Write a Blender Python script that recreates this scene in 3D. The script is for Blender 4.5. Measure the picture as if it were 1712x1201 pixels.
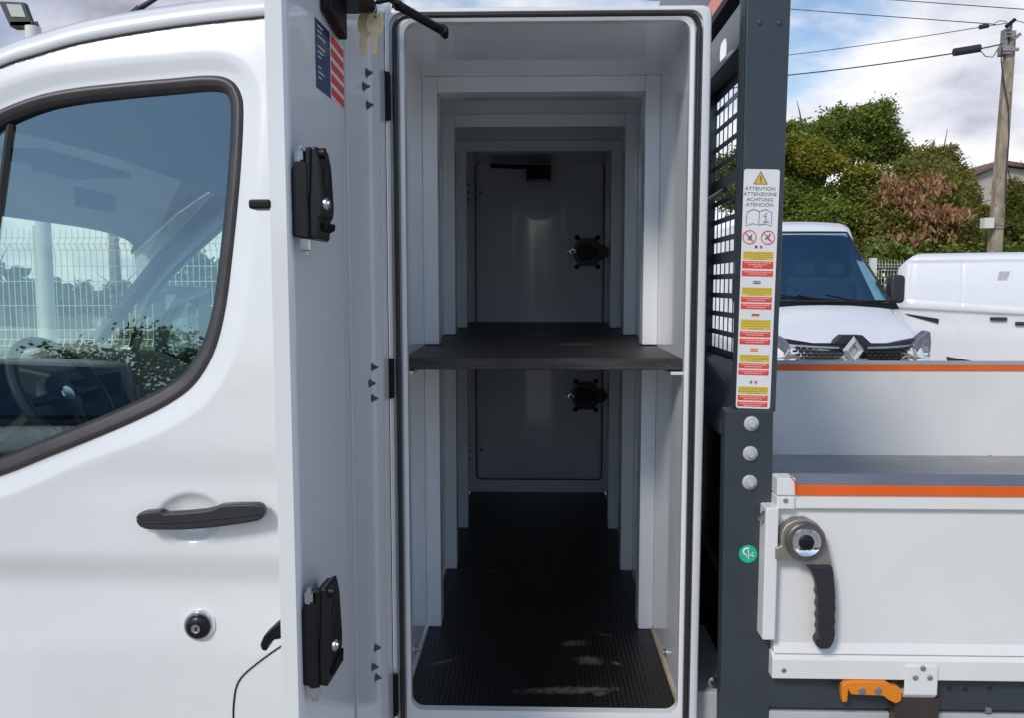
import bpy, bmesh, math, random
import numpy as np
from mathutils import Vector, Matrix, noise as mnoise
random.seed(7); rng = np.random.default_rng(7)
R = math.radians
scene = bpy.context.scene
for o in list(bpy.data.objects): bpy.data.objects.remove(o)

# ------------------------------------------------------------------ camera
IMG_W, IMG_H, F = 1712.0, 1201.0, 1350.0
VPX, VPY, CAMZ = 893.0, 480.0, 1.65
PITCH = math.atan((IMG_H/2-VPY)/F)
YAW = math.atan((VPX-IMG_W/2)/F*math.cos(PITCH))
cf = Vector((-math.sin(YAW)*math.cos(PITCH), math.cos(YAW)*math.cos(PITCH), -math.sin(PITCH)))
cr = Vector((math.cos(YAW), math.sin(YAW), 0)); cu = cr.cross(cf)
CAM = Vector((0, 0, CAMZ))
cd = bpy.data.cameras.new('camera'); cam = bpy.data.objects.new('camera', cd)
scene.collection.objects.link(cam); scene.camera = cam
cam.matrix_world = Matrix(((cr.x, cu.x, -cf.x, 0), (cr.y, cu.y, -cf.y, 0), (cr.z, cu.z, -cf.z, CAMZ), (0, 0, 0, 1)))
cd.sensor_width = 36; cd.sensor_fit = 'HORIZONTAL'; cd.lens = F/IMG_W*36
cd.clip_start = .05; cd.clip_end = 3000

def ray(px, py):
    return cf + cr*((px-IMG_W/2)/F) + cu*((IMG_H/2-py)/F)
def W(px, py, Y):            # the point of the plane at depth Y that the photograph shows at px, py
    d = ray(px, py); return CAM + d*(Y/d.y)
def WX(px, py, X):           # the same on a plane of constant X
    d = ray(px, py); return CAM + d*(X/d.x)

# ------------------------------------------------------------------ world and sun
SUN_EL, SUN_AZ = R(40), R(34)      # the sun stands behind the camera, to its left
sun_from = Vector((-math.sin(SUN_AZ)*math.cos(SUN_EL), -math.cos(SUN_AZ)*math.cos(SUN_EL), math.sin(SUN_EL)))
sd = bpy.data.lights.new('sun', 'SUN'); sd.energy = 1.4; sd.angle = R(13); sd.color = (1, .945, .86)
so = bpy.data.objects.new('sun', sd); scene.collection.objects.link(so)
so.rotation_euler = sun_from.to_track_quat('Z', 'Y').to_euler()
world = bpy.data.worlds.new('World'); scene.world = world; world.use_nodes = True
wn, wl = world.node_tree.nodes, world.node_tree.links
wn.clear()
def wnode(t, **k):
    n = wn.new(t)
    for a, b in k.items(): setattr(n, a, b)
    return n
out = wnode('ShaderNodeOutputWorld')
sky = wnode('ShaderNodeTexSky', sky_type='NISHITA', sun_disc=False, sun_elevation=SUN_EL,
            sun_rotation=math.atan2(sun_from.x, sun_from.y), dust_density=.4)
bg1 = wnode('ShaderNodeBackground'); bg1.inputs[1].default_value = .10
wl.new(sky.outputs[0], bg1.inputs[0])
tc = wnode('ShaderNodeTexCoord'); sep = wnode('ShaderNodeSeparateXYZ'); wl.new(tc.outputs['Generated'], sep.inputs[0])
def wmath(op, a, b=None, clamp=False):
    n = wnode('ShaderNodeMath', operation=op); n.use_clamp = clamp
    for i, v in enumerate((a, b)):
        if v is None: continue
        if isinstance(v, (int, float)): n.inputs[i].default_value = v
        else: wl.new(v, n.inputs[i])
    return n.outputs[0]
zc = wmath('ADD', wmath('MAXIMUM', sep.outputs[2], 0.0), .45)
comb = wnode('ShaderNodeCombineXYZ')
wl.new(wmath('DIVIDE', sep.outputs[0], zc), comb.inputs[0]); wl.new(wmath('DIVIDE', sep.outputs[1], zc), comb.inputs[1])
n1 = wnode('ShaderNodeTexNoise'); n1.inputs['Scale'].default_value = 2.1; n1.inputs['Detail'].default_value = 9; n1.inputs['Roughness'].default_value = .56; n1.inputs['Distortion'].default_value = .3
wl.new(comb.outputs[0], n1.inputs['Vector'])
n2 = wnode('ShaderNodeTexNoise'); n2.inputs['Scale'].default_value = 4.4; n2.inputs['Detail'].default_value = 8; n2.inputs['Roughness'].default_value = .55
vadd = wnode('ShaderNodeVectorMath', operation='ADD'); vadd.inputs[1].default_value = (5.3, 2.1, 0.7)
wl.new(comb.outputs[0], vadd.inputs[0]); wl.new(vadd.outputs[0], n2.inputs['Vector'])
# more cloud towards the horizon
low = wnode('ShaderNodeMapRange'); low.inputs[1].default_value = .05; low.inputs[2].default_value = .34; low.inputs[3].default_value = .14; low.inputs[4].default_value = -.03
wl.new(sep.outputs[2], low.inputs[0])
cov = wmath('ADD', wmath('ADD', n1.outputs[0], low.outputs[0]), wmath('MULTIPLY', sep.outputs[1], .10))
mask = wnode('ShaderNodeMapRange', interpolation_type='SMOOTHSTEP'); mask.inputs[1].default_value = .49; mask.inputs[2].default_value = .66
wl.new(cov, mask.inputs[0])
# the cloud bank to the front left is a heavy grey one
left = wnode('ShaderNodeMapRange', interpolation_type='SMOOTHSTEP'); left.inputs[1].default_value = -.42; left.inputs[2].default_value = -.18; left.inputs[3].default_value = .32; left.inputs[4].default_value = 0
wl.new(sep.outputs[0], left.inputs[0])
upm = wnode('ShaderNodeMapRange', interpolation_type='SMOOTHSTEP'); upm.inputs[1].default_value = .12; upm.inputs[2].default_value = .24
wl.new(sep.outputs[2], upm.inputs[0])
frontm = wnode('ShaderNodeMapRange', interpolation_type='SMOOTHSTEP'); frontm.inputs[1].default_value = .1; frontm.inputs[2].default_value = .5
wl.new(sep.outputs[1], frontm.inputs[0])
dark = wmath('MULTIPLY', wmath('MULTIPLY', left.outputs[0], upm.outputs[0]), frontm.outputs[0])
shade = wmath('SUBTRACT', n2.outputs[0], dark)
cr1 = wnode('ShaderNodeValToRGB'); e = cr1.color_ramp.elements
e[0].position = .18; e[0].color = (.24, .235, .29, 1)
e[1].position = .56; e[1].color = (.76, .75, .75, 1)
m_ = cr1.color_ramp.elements.new(.40); m_.color = (.54, .555, .625, 1)
wl.new(shade, cr1.inputs[0])
bg2 = wnode('ShaderNodeBackground'); bg2.inputs[1].default_value = .95
wl.new(cr1.outputs[0], bg2.inputs[0])
mixw = wnode('ShaderNodeMixShader')
wl.new(mask.outputs[0], mixw.inputs[0]); wl.new(bg1.outputs[0], mixw.inputs[1]); wl.new(bg2.outputs[0], mixw.inputs[2])
wl.new(mixw.outputs[0], out.inputs[0])

vs = scene.view_settings
vs.view_transform = 'Standard'; vs.look = 'None'; vs.gamma = 1; vs.use_curve_mapping = False
vs.exposure = 0.56
scene.render.engine = 'CYCLES'
scene.cycles.max_bounces = 10; scene.cycles.diffuse_bounces = 5; scene.cycles.glossy_bounces = 5; scene.cycles.transparent_max_bounces = 12

# ------------------------------------------------------------------ materials
def new_mat(name):
    m = bpy.data.materials.new(name); m.use_nodes = True
    return m, m.node_tree.nodes, m.node_tree.links, m.node_tree.nodes['Principled BSDF']
def mat(name, col, rough=.5, metal=0, coat=0, var=.0, scale=8, bump=0, bscale=200, spec=.5, dirt=None, stretch=(1,1,1), rvar=0):
    m, N, L, b = new_mat(name)
    b.inputs['Base Color'].default_value = (*col, 1); b.inputs['Roughness'].default_value = rough
    b.inputs['Metallic'].default_value = metal; b.inputs['Coat Weight'].default_value = coat
    b.inputs['Coat Roughness'].default_value = .04; b.inputs['Specular IOR Level'].default_value = spec
    tcn = N.new('ShaderNodeTexCoord'); mp = N.new('ShaderNodeMapping'); mp.inputs['Scale'].default_value = stretch
    g = N.new('ShaderNodeNewGeometry'); L.new(g.outputs['Position'], mp.inputs[0])
    if var or rvar:
        n = N.new('ShaderNodeTexNoise'); n.inputs['Scale'].default_value = scale; n.inputs['Detail'].default_value = 6
        L.new(mp.outputs[0], n.inputs['Vector'])
        if var:
            mx = N.new('ShaderNodeMix'); mx.data_type = 'RGBA'
            mx.inputs[6].default_value = (*[c*(1-var) for c in col], 1)
            mx.inputs[7].default_value = (*[min(1, c*(1+var)) for c in col], 1)
            cr_ = N.new('ShaderNodeMapRange'); cr_.inputs[1].default_value = .3; cr_.inputs[2].default_value = .7
            L.new(n.outputs[0], cr_.inputs[0]); L.new(cr_.outputs[0], mx.inputs[0]); L.new(mx.outputs[2], b.inputs['Base Color'])
            last = mx.outputs[2]
            if dirt:
                d = N.new('ShaderNodeTexNoise'); d.inputs['Scale'].default_value = dirt[1]; d.inputs['Detail'].default_value = 10; d.inputs['Roughness'].default_value = .7
                L.new(mp.outputs[0], d.inputs['Vector'])
                dr = N.new('ShaderNodeMapRange'); dr.inputs[1].default_value = dirt[2]; dr.inputs[2].default_value = dirt[2]+.1; dr.inputs[4].default_value = dirt[3]
                L.new(d.outputs[0], dr.inputs[0])
                m2 = N.new('ShaderNodeMix'); m2.data_type = 'RGBA'; m2.inputs[7].default_value = (*dirt[0], 1)
                L.new(dr.outputs[0], m2.inputs[0]); L.new(last, m2.inputs[6]); L.new(m2.outputs[2], b.inputs['Base Color'])
        if rvar:
            rr = N.new('ShaderNodeMapRange'); rr.inputs[1].default_value = .3; rr.inputs[2].default_value = .7
            rr.inputs[3].default_value = max(0, rough-rvar); rr.inputs[4].default_value = rough+rvar
            L.new(n.outputs[0], rr.inputs[0]); L.new(rr.outputs[0], b.inputs['Roughness'])
    if bump:
        n = N.new('ShaderNodeTexNoise'); n.inputs['Scale'].default_value = bscale; n.inputs['Detail'].default_value = 3
        L.new(mp.outputs[0], n.inputs['Vector'])
        bp = N.new('ShaderNodeBump'); bp.inputs['Strength'].default_value = bump; bp.inputs['Distance'].default_value = .002
        L.new(n.outputs[0], bp.inputs['Height']); L.new(bp.outputs[0], b.inputs['Normal'])
    return m
M = {}
M['paint'] = mat('white_paint', (.79, .795, .79), .22, coat=.9, var=.03, scale=2.2, dirt=((.45, .40, .33), 55, .66, .30), rvar=.08)
M['body'] = mat('board_paint', (.80, .79, .765), .36, coat=.15, var=.035, scale=4, dirt=((.42, .34, .26), 38, .665, .45), bump=.03, bscale=30)
M['locker'] = mat('locker_lacquer', (.86, .88, .91), .14, coat=.4, var=.03, scale=3, dirt=((.4, .35, .3), 40, .72, .3), bump=.04, bscale=18, rvar=.05)
M['doorin'] = mat('door_lining', (.85, .86, .89), .16, coat=.5, var=.02, scale=3, bump=.02, bscale=7, dirt=((.4, .36, .32), 50, .74, .25))
M['black'] = mat('black_plastic', (.006, .006, .007), .45, spec=.3, var=.2, scale=40, bump=.15, bscale=500)
M['blackgloss'] = mat('black_satin_metal', (.006, .006, .008), .33, spec=.4, bump=.15, bscale=200)
M['rubber'] = mat('rubber', (.022, .018, .018), .45, var=.2, scale=20)
M['brownrubber'] = mat('brown_rubber', (.055, .038, .034), .4, var=.2, scale=20)
M['sealtrim'] = mat('sunlit_trim', (.050, .043, .044), .42, var=.25, scale=12, bump=.1)  # outer seal band kept lighter, its sunlit tone put into the brown
M['handle'] = mat('handle_plastic', (.025, .025, .03), .42, bump=.25, bscale=900, var=.1)
M['gunmetal'] = mat('anthracite_paint', (.036, .047, .056), .38, coat=.25, var=.1, scale=12, bump=.06, bscale=300, dirt=((.18, .16, .14), 50, .70, .4))
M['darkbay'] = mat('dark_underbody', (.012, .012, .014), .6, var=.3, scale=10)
M['steel'] = mat('zinc_steel', (.55, .55, .56), .3, metal=1, var=.15, scale=60)
M['boltsteel'] = mat('dull_bolt_steel', (.16, .16, .17), .45, metal=.7, var=.2, scale=80)
M['zinc'] = mat('weathered_zinc', (.30, .30, .29), .6, metal=.3, var=.3, scale=20)
M['badge'] = mat('badge_silver', (.62, .62, .63), .3, metal=.35)
M['sealblack'] = mat('seal_rubber', (.022, .016, .016), .35, var=.2, scale=20)
M['bronze'] = mat('dark_bronze', (.20, .18, .165), .38, metal=.8, var=.15, scale=50)
M['chrome'] = mat('chrome', (.85, .85, .88), .06, metal=1)
M['cast'] = mat('cast_metal', (.42, .39, .35), .45, metal=.8, var=.15, scale=60)
M['plug'] = mat('grey_plastic_plug', (.50, .51, .50), .45, var=.1, scale=60)
M['orange'] = mat('orange_paint', (.83, .13, .012), .35, coat=.3, var=.08, dirt=((.25, .10, .05), 40, .66, .5))
M['lever'] = mat('orange_lever_paint', (.82, .24, .01), .35, coat=.3, var=.06)
M['brass'] = mat('brass', (.84, .66, .36), .35, metal=.35, var=.1, scale=80)
M['concrete'] = mat('pole_concrete', (.34, .275, .20), .9, var=.30, scale=9, bump=.8, bscale=40, dirt=((.10, .075, .05), 11, .53, .75), stretch=(1, 1, .4))
M['wire'] = mat('wire_black', (.03, .03, .04), .6)
M['asphalt'] = mat('gravel', (.34, .315, .28), .9, var=.3, scale=3, bump=.6, bscale=90)
M['grass'] = mat('grass_soil', (.07, .10, .03), .9, var=.4, scale=2)
M['fence'] = mat('fence_white', (.74, .73, .66), .45, var=.05)
M['vanwhite'] = mat('van_white', (.80, .80, .82), .28, coat=.8, var=.015)
M['vanglass'] = mat('van_glass', (.012, .05, .085), .04, coat=1, spec=.9)
M['vandark'] = mat('van_dark_trim', (.03, .03, .034), .45, var=.1)
M['tyre'] = mat('tyre', (.02, .02, .02), .8)
M['headlamp'] = mat('headlamp_glass', (.30, .32, .36), .08, metal=.5, var=.25, scale=18)
M['greycar'] = mat('dark_grey_paint', (.05, .055, .065), .5, coat=0, spec=.3)
M['dash'] = mat('dash_plastic', (.028, .030, .034), .55, var=.2, scale=9, bump=.2, bscale=400)
M['lining'] = mat('headliner', (.03, .036, .045), .9, var=.05)
M['seat'] = mat('seat_cloth', (.035, .037, .042), .85, var=.3, scale=60, bump=.5, bscale=400)
M['plaster'] = mat('plaster', (.44, .40, .35), .85, var=.12, scale=1.2, bump=.3, bscale=20)
M['tile'] = mat('roof_tile', (.20, .12, .09), .8, var=.3, scale=4)
M['label'] = mat('label_white', (.80, .79, .80), .35, coat=.3)
M['yellow'] = mat('label_yellow', (.75, .55, .07), .4)
M['red'] = mat('label_red', (.78, .07, .045), .4)
M['amber'] = mat('label_amber', (.80, .47, .03), .4)
M['ink'] = mat('label_ink', (.16, .16, .17), .4)
M['inkred'] = mat('label_ink_pale', (.9, .52, .48), .4)
M['inkyel'] = mat('label_ink_olive', (.33, .25, .04), .4)
M['blue'] = mat('label_blue', (.012, .03, .13), .3, coat=.3)
M['fblue'] = mat('flag_blue', (.02, .08, .45), .4)
M['fgreen'] = mat('flag_green', (.02, .35, .12), .4)
M['teal'] = mat('sticker_green', (.01, .47, .28), .4)
M['mirror'] = mat('mirror_silver', (.8, .82, .85), .02, metal=1)
M['lampglass'] = mat('lamp_glass', (.55, .56, .50), .15, coat=.5)
M['olive'] = mat('lamp_housing', (.05, .05, .035), .5)
M['trunk'] = mat('bark', (.09, .07, .05), .9, var=.4, scale=6, bump=.6, bscale=30)
M['sillgrey'] = mat('grey_sill_paint', (.50, .51, .52), .4, var=.05)
M['tanstrip'] = mat('tan_edge', (.44, .37, .28), .6, var=.2, scale=30)  # tan for the right floor edge only; the left one is white
M['topface'] = mat('rail_top_sky_sheen', (.16, .17, .21), .35, coat=.3, var=.1)  # blue-grey puts the sky's reflection on the rail top into the colour
M['vanin'] = mat('van_interior', (.2, .21, .22), .8, var=.2, scale=2)
M['bedgrey'] = mat('bed_floor_grey', (.33, .33, .325), .85, var=.1, scale=5)

def glass_mat(name, tint, refl, rcol=(1, 1, 1)):
    m, N, L, b = new_mat(name); N.remove(b)
    o = N['Material Output']; t = N.new('ShaderNodeBsdfTransparent'); t.inputs[0].default_value = (*tint, 1)
    g = N.new('ShaderNodeBsdfGlossy'); g.inputs[0].default_value = (*rcol, 1); g.inputs['Roughness'].default_value = .0
    gmax = .9 if refl > .1 else .25; lw = N.new('ShaderNodeLayerWeight'); lw.inputs[0].default_value = .25
    mr = N.new('ShaderNodeMapRange'); mr.inputs[3].default_value = refl; mr.inputs[4].default_value = gmax
    L.new(lw.outputs['Fresnel'], mr.inputs[0])
    mx = N.new('ShaderNodeMixShader'); L.new(mr.outputs[0], mx.inputs[0]); L.new(t.outputs[0], mx.inputs[1]); L.new(g.outputs[0], mx.inputs[2])
    L.new(mx.outputs[0], o.inputs[0]); return m
M['cabglass'] = glass_mat('cab_side_glass', (.80, .92, .85), .17, (.62, .86, 1))
M['vanscreen'] = glass_mat('van_windscreen_glass', (.62, .86, .92), .26, (.50, .80, 1))
M['screenglass'] = glass_mat('windscreen_glass', (.84, .93, .87), .06)

# floor covering: anti-slip ribbed film on plywood with a few pale mottled patches (plaster dust on the floor)
def floor_mat(name, base, spots, ribs=True, rough=.42):
    m, N, L, b = new_mat(name)
    g = N.new('ShaderNodeNewGeometry'); sx = N.new('ShaderNodeSeparateXYZ'); L.new(g.outputs['Position'], sx.inputs[0])
    n = N.new('ShaderNodeTexNoise'); n.inputs['Scale'].default_value = 9; n.inputs['Detail'].default_value = 8
    L.new(g.outputs['Position'], n.inputs['Vector'])
    mx = N.new('ShaderNodeMix'); mx.data_type = 'RGBA'; mx.inputs[6].default_value = (*[c*.6 for c in base], 1); mx.inputs[7].default_value = (*[c*1.7 for c in base], 1)
    L.new(n.outputs[0], mx.inputs[0]); last = mx.outputs[2]
    n3 = N.new('ShaderNodeTexNoise'); n3.inputs['Scale'].default_value = 60; n3.inputs['Detail'].default_value = 7; n3.inputs['Roughness'].default_value = .65
    L.new(g.outputs['Position'], n3.inputs['Vector'])
    tot = None
    for (cx, cy, rx, ry, ang) in spots:
        mp = N.new('ShaderNodeMapping'); mp.vector_type = 'TEXTURE'; mp.inputs['Location'].default_value = (cx, cy, 0)
        mp.inputs['Rotation'].default_value = (0, 0, R(ang)); mp.inputs['Scale'].default_value = (rx, ry, 1000)
        L.new(g.outputs['Position'], mp.inputs[0])
        ln = N.new('ShaderNodeVectorMath'); ln.operation = 'LENGTH'; L.new(mp.outputs[0], ln.inputs[0])
        r1 = N.new('ShaderNodeMapRange'); r1.inputs[1].default_value = .3; r1.inputs[2].default_value = 1.5; r1.inputs[3].default_value = 1; r1.inputs[4].default_value = 0
        L.new(ln.outputs['Value'], r1.inputs[0])
        if tot is None: tot = r1.outputs[0]
        else:
            a = N.new('ShaderNodeMath'); a.operation = 'MAXIMUM'; L.new(tot, a.inputs[0]); L.new(r1.outputs[0], a.inputs[1]); tot = a.outputs[0]
    if tot is not None:
        a = N.new('ShaderNodeMath'); a.operation = 'MULTIPLY'; L.new(tot, a.inputs[0]); L.new(n3.outputs[0], a.inputs[1])
        th = N.new('ShaderNodeMapRange'); th.inputs[1].default_value = .28; th.inputs[2].default_value = .56; th.inputs[4].default_value = .55
        L.new(a.outputs[0], th.inputs[0])
        m2 = N.new('ShaderNodeMix'); m2.data_type = 'RGBA'; m2.inputs[7].default_value = (.30, .24, .19, 1)
        L.new(th.outputs[0], m2.inputs[0]); L.new(last, m2.inputs[6]); last = m2.outputs[2]
    L.new(last, b.inputs['Base Color']); b.inputs['Roughness'].default_value = rough
    if ribs:
        w = N.new('ShaderNodeTexWave'); w.wave_type = 'BANDS'; w.bands_direction = 'X'; w.inputs['Scale'].default_value = 26
        w2 = N.new('ShaderNodeTexWave'); w2.wave_type = 'BANDS'; w2.bands_direction = 'Y'; w2.inputs['Scale'].default_value = 50
        L.new(g.outputs['Position'], w.inputs['Vector']); L.new(g.outputs['Position'], w2.inputs['Vector'])
        a = N.new('ShaderNodeMath'); a.operation = 'MULTIPLY'; L.new(w.outputs['Fac'], a.inputs[0]); L.new(w2.outputs['Fac'], a.inputs[1])
        bp = N.new('ShaderNodeBump'); bp.inputs['Strength'].default_value = .45; bp.inputs['Distance'].default_value = .002
        L.new(a.outputs[0], bp.inputs['Height']); L.new(bp.outputs[0], b.inputs['Normal'])
    return m

def leaf_mat(name, cols, trans=.42):
    m, N, L, b = new_mat(name)
    g = N.new('ShaderNodeNewGeometry'); n = N.new('ShaderNodeTexNoise'); n.inputs['Scale'].default_value = .9; n.inputs['Detail'].default_value = 3
    L.new(g.outputs['Position'], n.inputs['Vector'])
    a = N.new('ShaderNodeMath'); a.operation = 'MULTIPLY'; a.inputs[1].default_value = .55; L.new(g.outputs['Random Per Island'], a.inputs[0])
    a2 = N.new('ShaderNodeMath'); a2.operation = 'MULTIPLY_ADD'; a2.inputs[1].default_value = 1.0; L.new(n.outputs[0], a2.inputs[0]); L.new(a.outputs[0], a2.inputs[2])
    mr = N.new('ShaderNodeMapRange'); mr.inputs[1].default_value = .3; mr.inputs[2].default_value = 1.2; L.new(a2.outputs[0], mr.inputs[0])
    r = N.new('ShaderNodeValToRGB'); el = r.color_ramp.elements; el[0].color = (*cols[0], 1); el[1].color = (*cols[-1], 1)
    for i, c in enumerate(cols[1:-1]):
        q = el.new((i+1)/(len(cols)-1)); q.color = (*c, 1)
    L.new(mr.outputs[0], r.inputs[0]); L.new(r.outputs[0], b.inputs['Base Color']); b.inputs['Roughness'].default_value = .5
    t = N.new('ShaderNodeBsdfTranslucent'); L.new(r.outputs[0], t.inputs[0])
    mx = N.new('ShaderNodeMixShader'); mx.inputs[0].default_value = trans
    L.new(b.outputs[0], mx.inputs[1]); L.new(t.outputs[0], mx.inputs[2]); L.new(mx.outputs[0], N['Material Output'].inputs[0])
    return m
M['leaf_green'] = leaf_mat('leaf_green', [(.09, .13, .02), (.19, .25, .038), (.32, .37, .06)])
M['leaf_yellow'] = leaf_mat('leaf_yellow', [(.17, .20, .02), (.28, .29, .03), (.38, .34, .04)])
M['leaf_olive'] = leaf_mat('leaf_olive', [(.13, .15, .03), (.24, .24, .045), (.36, .30, .07)])
M['leaf_brown'] = leaf_mat('leaf_brown', [(.34, .18, .08), (.52, .30, .15), (.64, .42, .25)])
M['leaf_conifer'] = leaf_mat('leaf_conifer', [(.09, .12, .02), (.20, .21, .035), (.30, .28, .05)])

# ------------------------------------------------------------------ mesh helpers
def link(name, me, parent=None):
    o = bpy.data.objects.new(name, me); scene.collection.objects.link(o)
    if parent is not None: o.parent = parent
    return o
def thing(name, label, cat, loc=(0, 0, 0), group=None):
    o = link(name, None); o.location = loc; o.empty_display_size = .1
    tag(o, label, cat, group); return o
def tag(o, label, cat, group=None, kind=None):
    if label: o['label'] = label
    if cat: o['category'] = cat
    if group: o['group'] = group
    if kind: o['kind'] = kind
    return o
class MB:
    def __init__(s): s.v = []; s.f = []; s.mi = []; s.mats = []
    def m(s, mt):
        if mt not in s.mats: s.mats.append(mt)
        return s.mats.index(mt)
    def add(s, vs_, fs, mt):
        k = len(s.v); i = s.m(mt); s.v += [tuple(v) for v in vs_]
        for f in fs: s.f.append(tuple(a+k for a in f)); s.mi.append(i)
    def box(s, a, b, mt):
        x0, y0, z0 = a; x1, y1, z1 = b
        s.add([(x0,y0,z0),(x1,y0,z0),(x1,y1,z0),(x0,y1,z0),(x0,y0,z1),(x1,y0,z1),(x1,y1,z1),(x0,y1,z1)],
              [(0,3,2,1),(4,5,6,7),(0,1,5,4),(1,2,6,5),(2,3,7,6),(3,0,4,7)], mt)
    def hexa(s, p, mt):      # 4 front points then 4 back points
        s.add(p, [(0,1,2,3),(7,6,5,4),(0,4,5,1),(1,5,6,2),(2,6,7,3),(3,7,4,0)], mt)
    def prism(s, front, off, mt):
        n = len(front); off = Vector(off); fr = [Vector(p) for p in front]
        s.add(fr+[p+off for p in fr], [tuple(range(n)), tuple(range(2*n-1, n-1, -1))]+[(i, i+n, (i+1) % n+n, (i+1) % n) for i in range(n)], mt)
    def cyl(s, a, b, r, mt, n=20, r2=None):
        a, b = Vector(a), Vector(b); d = (b-a).normalized(); r2 = r if r2 is None else r2
        u = d.orthogonal().normalized(); w = d.cross(u)
        A = [a+(u*math.cos(t)+w*math.sin(t))*r for t in [2*math.pi*i/n for i in range(n)]]
        B = [b+(u*math.cos(t)+w*math.sin(t))*r2 for t in [2*math.pi*i/n for i in range(n)]]
        s.add(A+B, [tuple(range(n-1, -1, -1)), tuple(range(n, 2*n))]+[(i, (i+1) % n, (i+1) % n+n, i+n) for i in range(n)], mt)
    def tube(s, pts, r, mt, n=8, closed=False):
        pts = [Vector(p) for p in pts]; rings = []; N_ = len(pts); u = None
        for i, p in enumerate(pts):
            if closed: d = pts[(i+1) % N_]-pts[i-1]
            else: d = pts[min(i+1, N_-1)]-pts[max(i-1, 0)]
            d.normalize()
            if u is None: u = d.orthogonal().normalized()
            u = (u-d*u.dot(d)).normalized(); w = d.cross(u)
            rr = r[i] if isinstance(r, (list, tuple)) else r
            rings.append([p+(u*math.cos(2*math.pi*k/n)+w*math.sin(2*math.pi*k/n))*rr for k in range(n)])
        fs = []
        for i in range(N_ if closed else N_-1):
            j = (i+1) % N_
            for k in range(n): fs.append((i*n+k, i*n+(k+1) % n, j*n+(k+1) % n, j*n+k))
        if not closed: fs += [tuple(range(n-1, -1, -1)), tuple((N_-1)*n+k for k in range(n))]
        s.add([q for g in rings for q in g], fs, mt)
    def lathe(s, c, ax, prof, mt, n=28):     # prof: (distance along ax, radius)
        c = Vector(c); ax = Vector(ax).normalized(); u = ax.orthogonal().normalized(); w = ax.cross(u); vv = []
        for (h, r) in prof:
            for k in range(n): t = 2*math.pi*k/n; vv.append(c+ax*h+(u*math.cos(t)+w*math.sin(t))*r)
        fs = [(i*n+k, i*n+(k+1) % n, (i+1)*n+(k+1) % n, (i+1)*n+k) for i in range(len(prof)-1) for k in range(n)]
        fs += [tuple(range(n-1, -1, -1)), tuple((len(prof)-1)*n+k for k in range(n))]
        s.add(vv, fs, mt)
    def build(s, name, parent=None, bevel=0, smooth=True, seg=2, angle=32):
        me = bpy.data.meshes.new(name); me.from_pydata(s.v, [], s.f)
        for t in s.mats: me.materials.append(M[t] if isinstance(t, str) else t)
        me.polygons.foreach_set('material_index', s.mi)
        bm = bmesh.new(); bm.from_mesh(me); bmesh.ops.recalc_face_normals(bm, faces=bm.faces); bm.to_mesh(me); bm.free()
        if smooth:
            me.polygons.foreach_set('use_smooth', [True]*len(me.polygons)); me.set_sharp_from_angle(angle=R(angle))
        me.update()
        o = link(name, me, parent)
        if bevel:
            b = o.modifiers.new('bevel', 'BEVEL'); b.width = bevel; b.segments = seg; b.limit_method = 'ANGLE'; b.angle_limit = R(35); b.harden_normals = True
        return o
def mbx(name, a, b, mt, parent, bevel=.002):
    q = MB(); q.box(a, b, mt); return q.build(name, parent, bevel)
def smooth_path(pts, per=8, closed=False):
    P = [Vector(p) for p in pts]; n = len(P); out_ = []
    for i in range(n if closed else n-1):
        g = (lambda k: P[k % n]) if closed else (lambda k: P[max(0, min(n-1, k))])
        p0, p1, p2, p3 = g(i-1), g(i), g(i+1), g(i+2)
        for k in range(per):
            t = k/per
            out_.append(.5*((2*p1)+(p2-p0)*t+(2*p0-5*p1+4*p2-p3)*t*t+(3*p1-p0-3*p2+p3)*t**3))
    if not closed: out_.append(P[-1])
    return out_
def sstep(a, b, x):
    t = max(0., min(1., (x-a)/(b-a))); return t*t*(3-2*t)
def copy_tree(o, parent=None):
    c = o.copy(); scene.collection.objects.link(c); c.parent = parent
    for ch in list(o.children): copy_tree(ch, c)
    return c

# ------------------------------------------------------------------ setting: ground
q = MB(); q.box((-400, -400, -.5), (400, 400, 0), 'grass'); tag(q.build('ground'), None, None, kind='structure')
q = MB(); q.box((-60, -60, -.4), (60, 14.5, .004), 'asphalt'); tag(q.build('parking_lot'), None, None, kind='structure')

# =================================================================== THE TRUCK
truck = thing('tipper_truck', 'white cab tipper truck with open tool locker and dark headboard', 'truck', (0, 2.9, 0))
truck_parent = truck
def part(o):    # keep world placement while parented to the truck root
    o.parent = truck; o.matrix_parent_inverse = Matrix.Translation((0, -2.9, 0)); return o

# ---- cab side skin as a height field Y(X, Z)
YC = 2.93       # centre line of the truck
win_px = [(-95, 262), (-40, 205), (0, 180), (60, 158), (120, 146), (200, 137), (280, 130), (345, 125), (378, 131), (396, 152), (401, 190), (395, 300), (382, 430), (370, 520), (352, 588), (322, 640), (280, 674), (220, 705), (140, 739), (60, 771), (0, 795), (-140, 842), (-300, 885), (-480, 915)]
def skin0(x, z):
    y = 1.925
    if z > 1.25: y += .105*((z-1.25)/.9)**1.5
    y += .020*(1-sstep(.90, 1.0, z)) - .016*(1-sstep(.72, .90, z))
    y += .012*sstep(-1.1, -2.3, x)
    y += .010*math.exp(-((z-1.17)/.06)**2)*sstep(-1.5, -.8, x)
    if x < -1.9: y += .5*(-1.9-x)**2
    return y
def on_skin(px, py, off=0, f=None):
    f = f or skin0; Y = 1.93
    for _ in range(6):
        p = W(px, py, Y); Y = f(p.x, p.z)
    return W(px, py, Y-off)
winP = [on_skin(*p) for p in win_px]
winP += [Vector((-2.02, 1.93, 1.22)), Vector((-1.86, 1.93, 1.62))]
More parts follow.
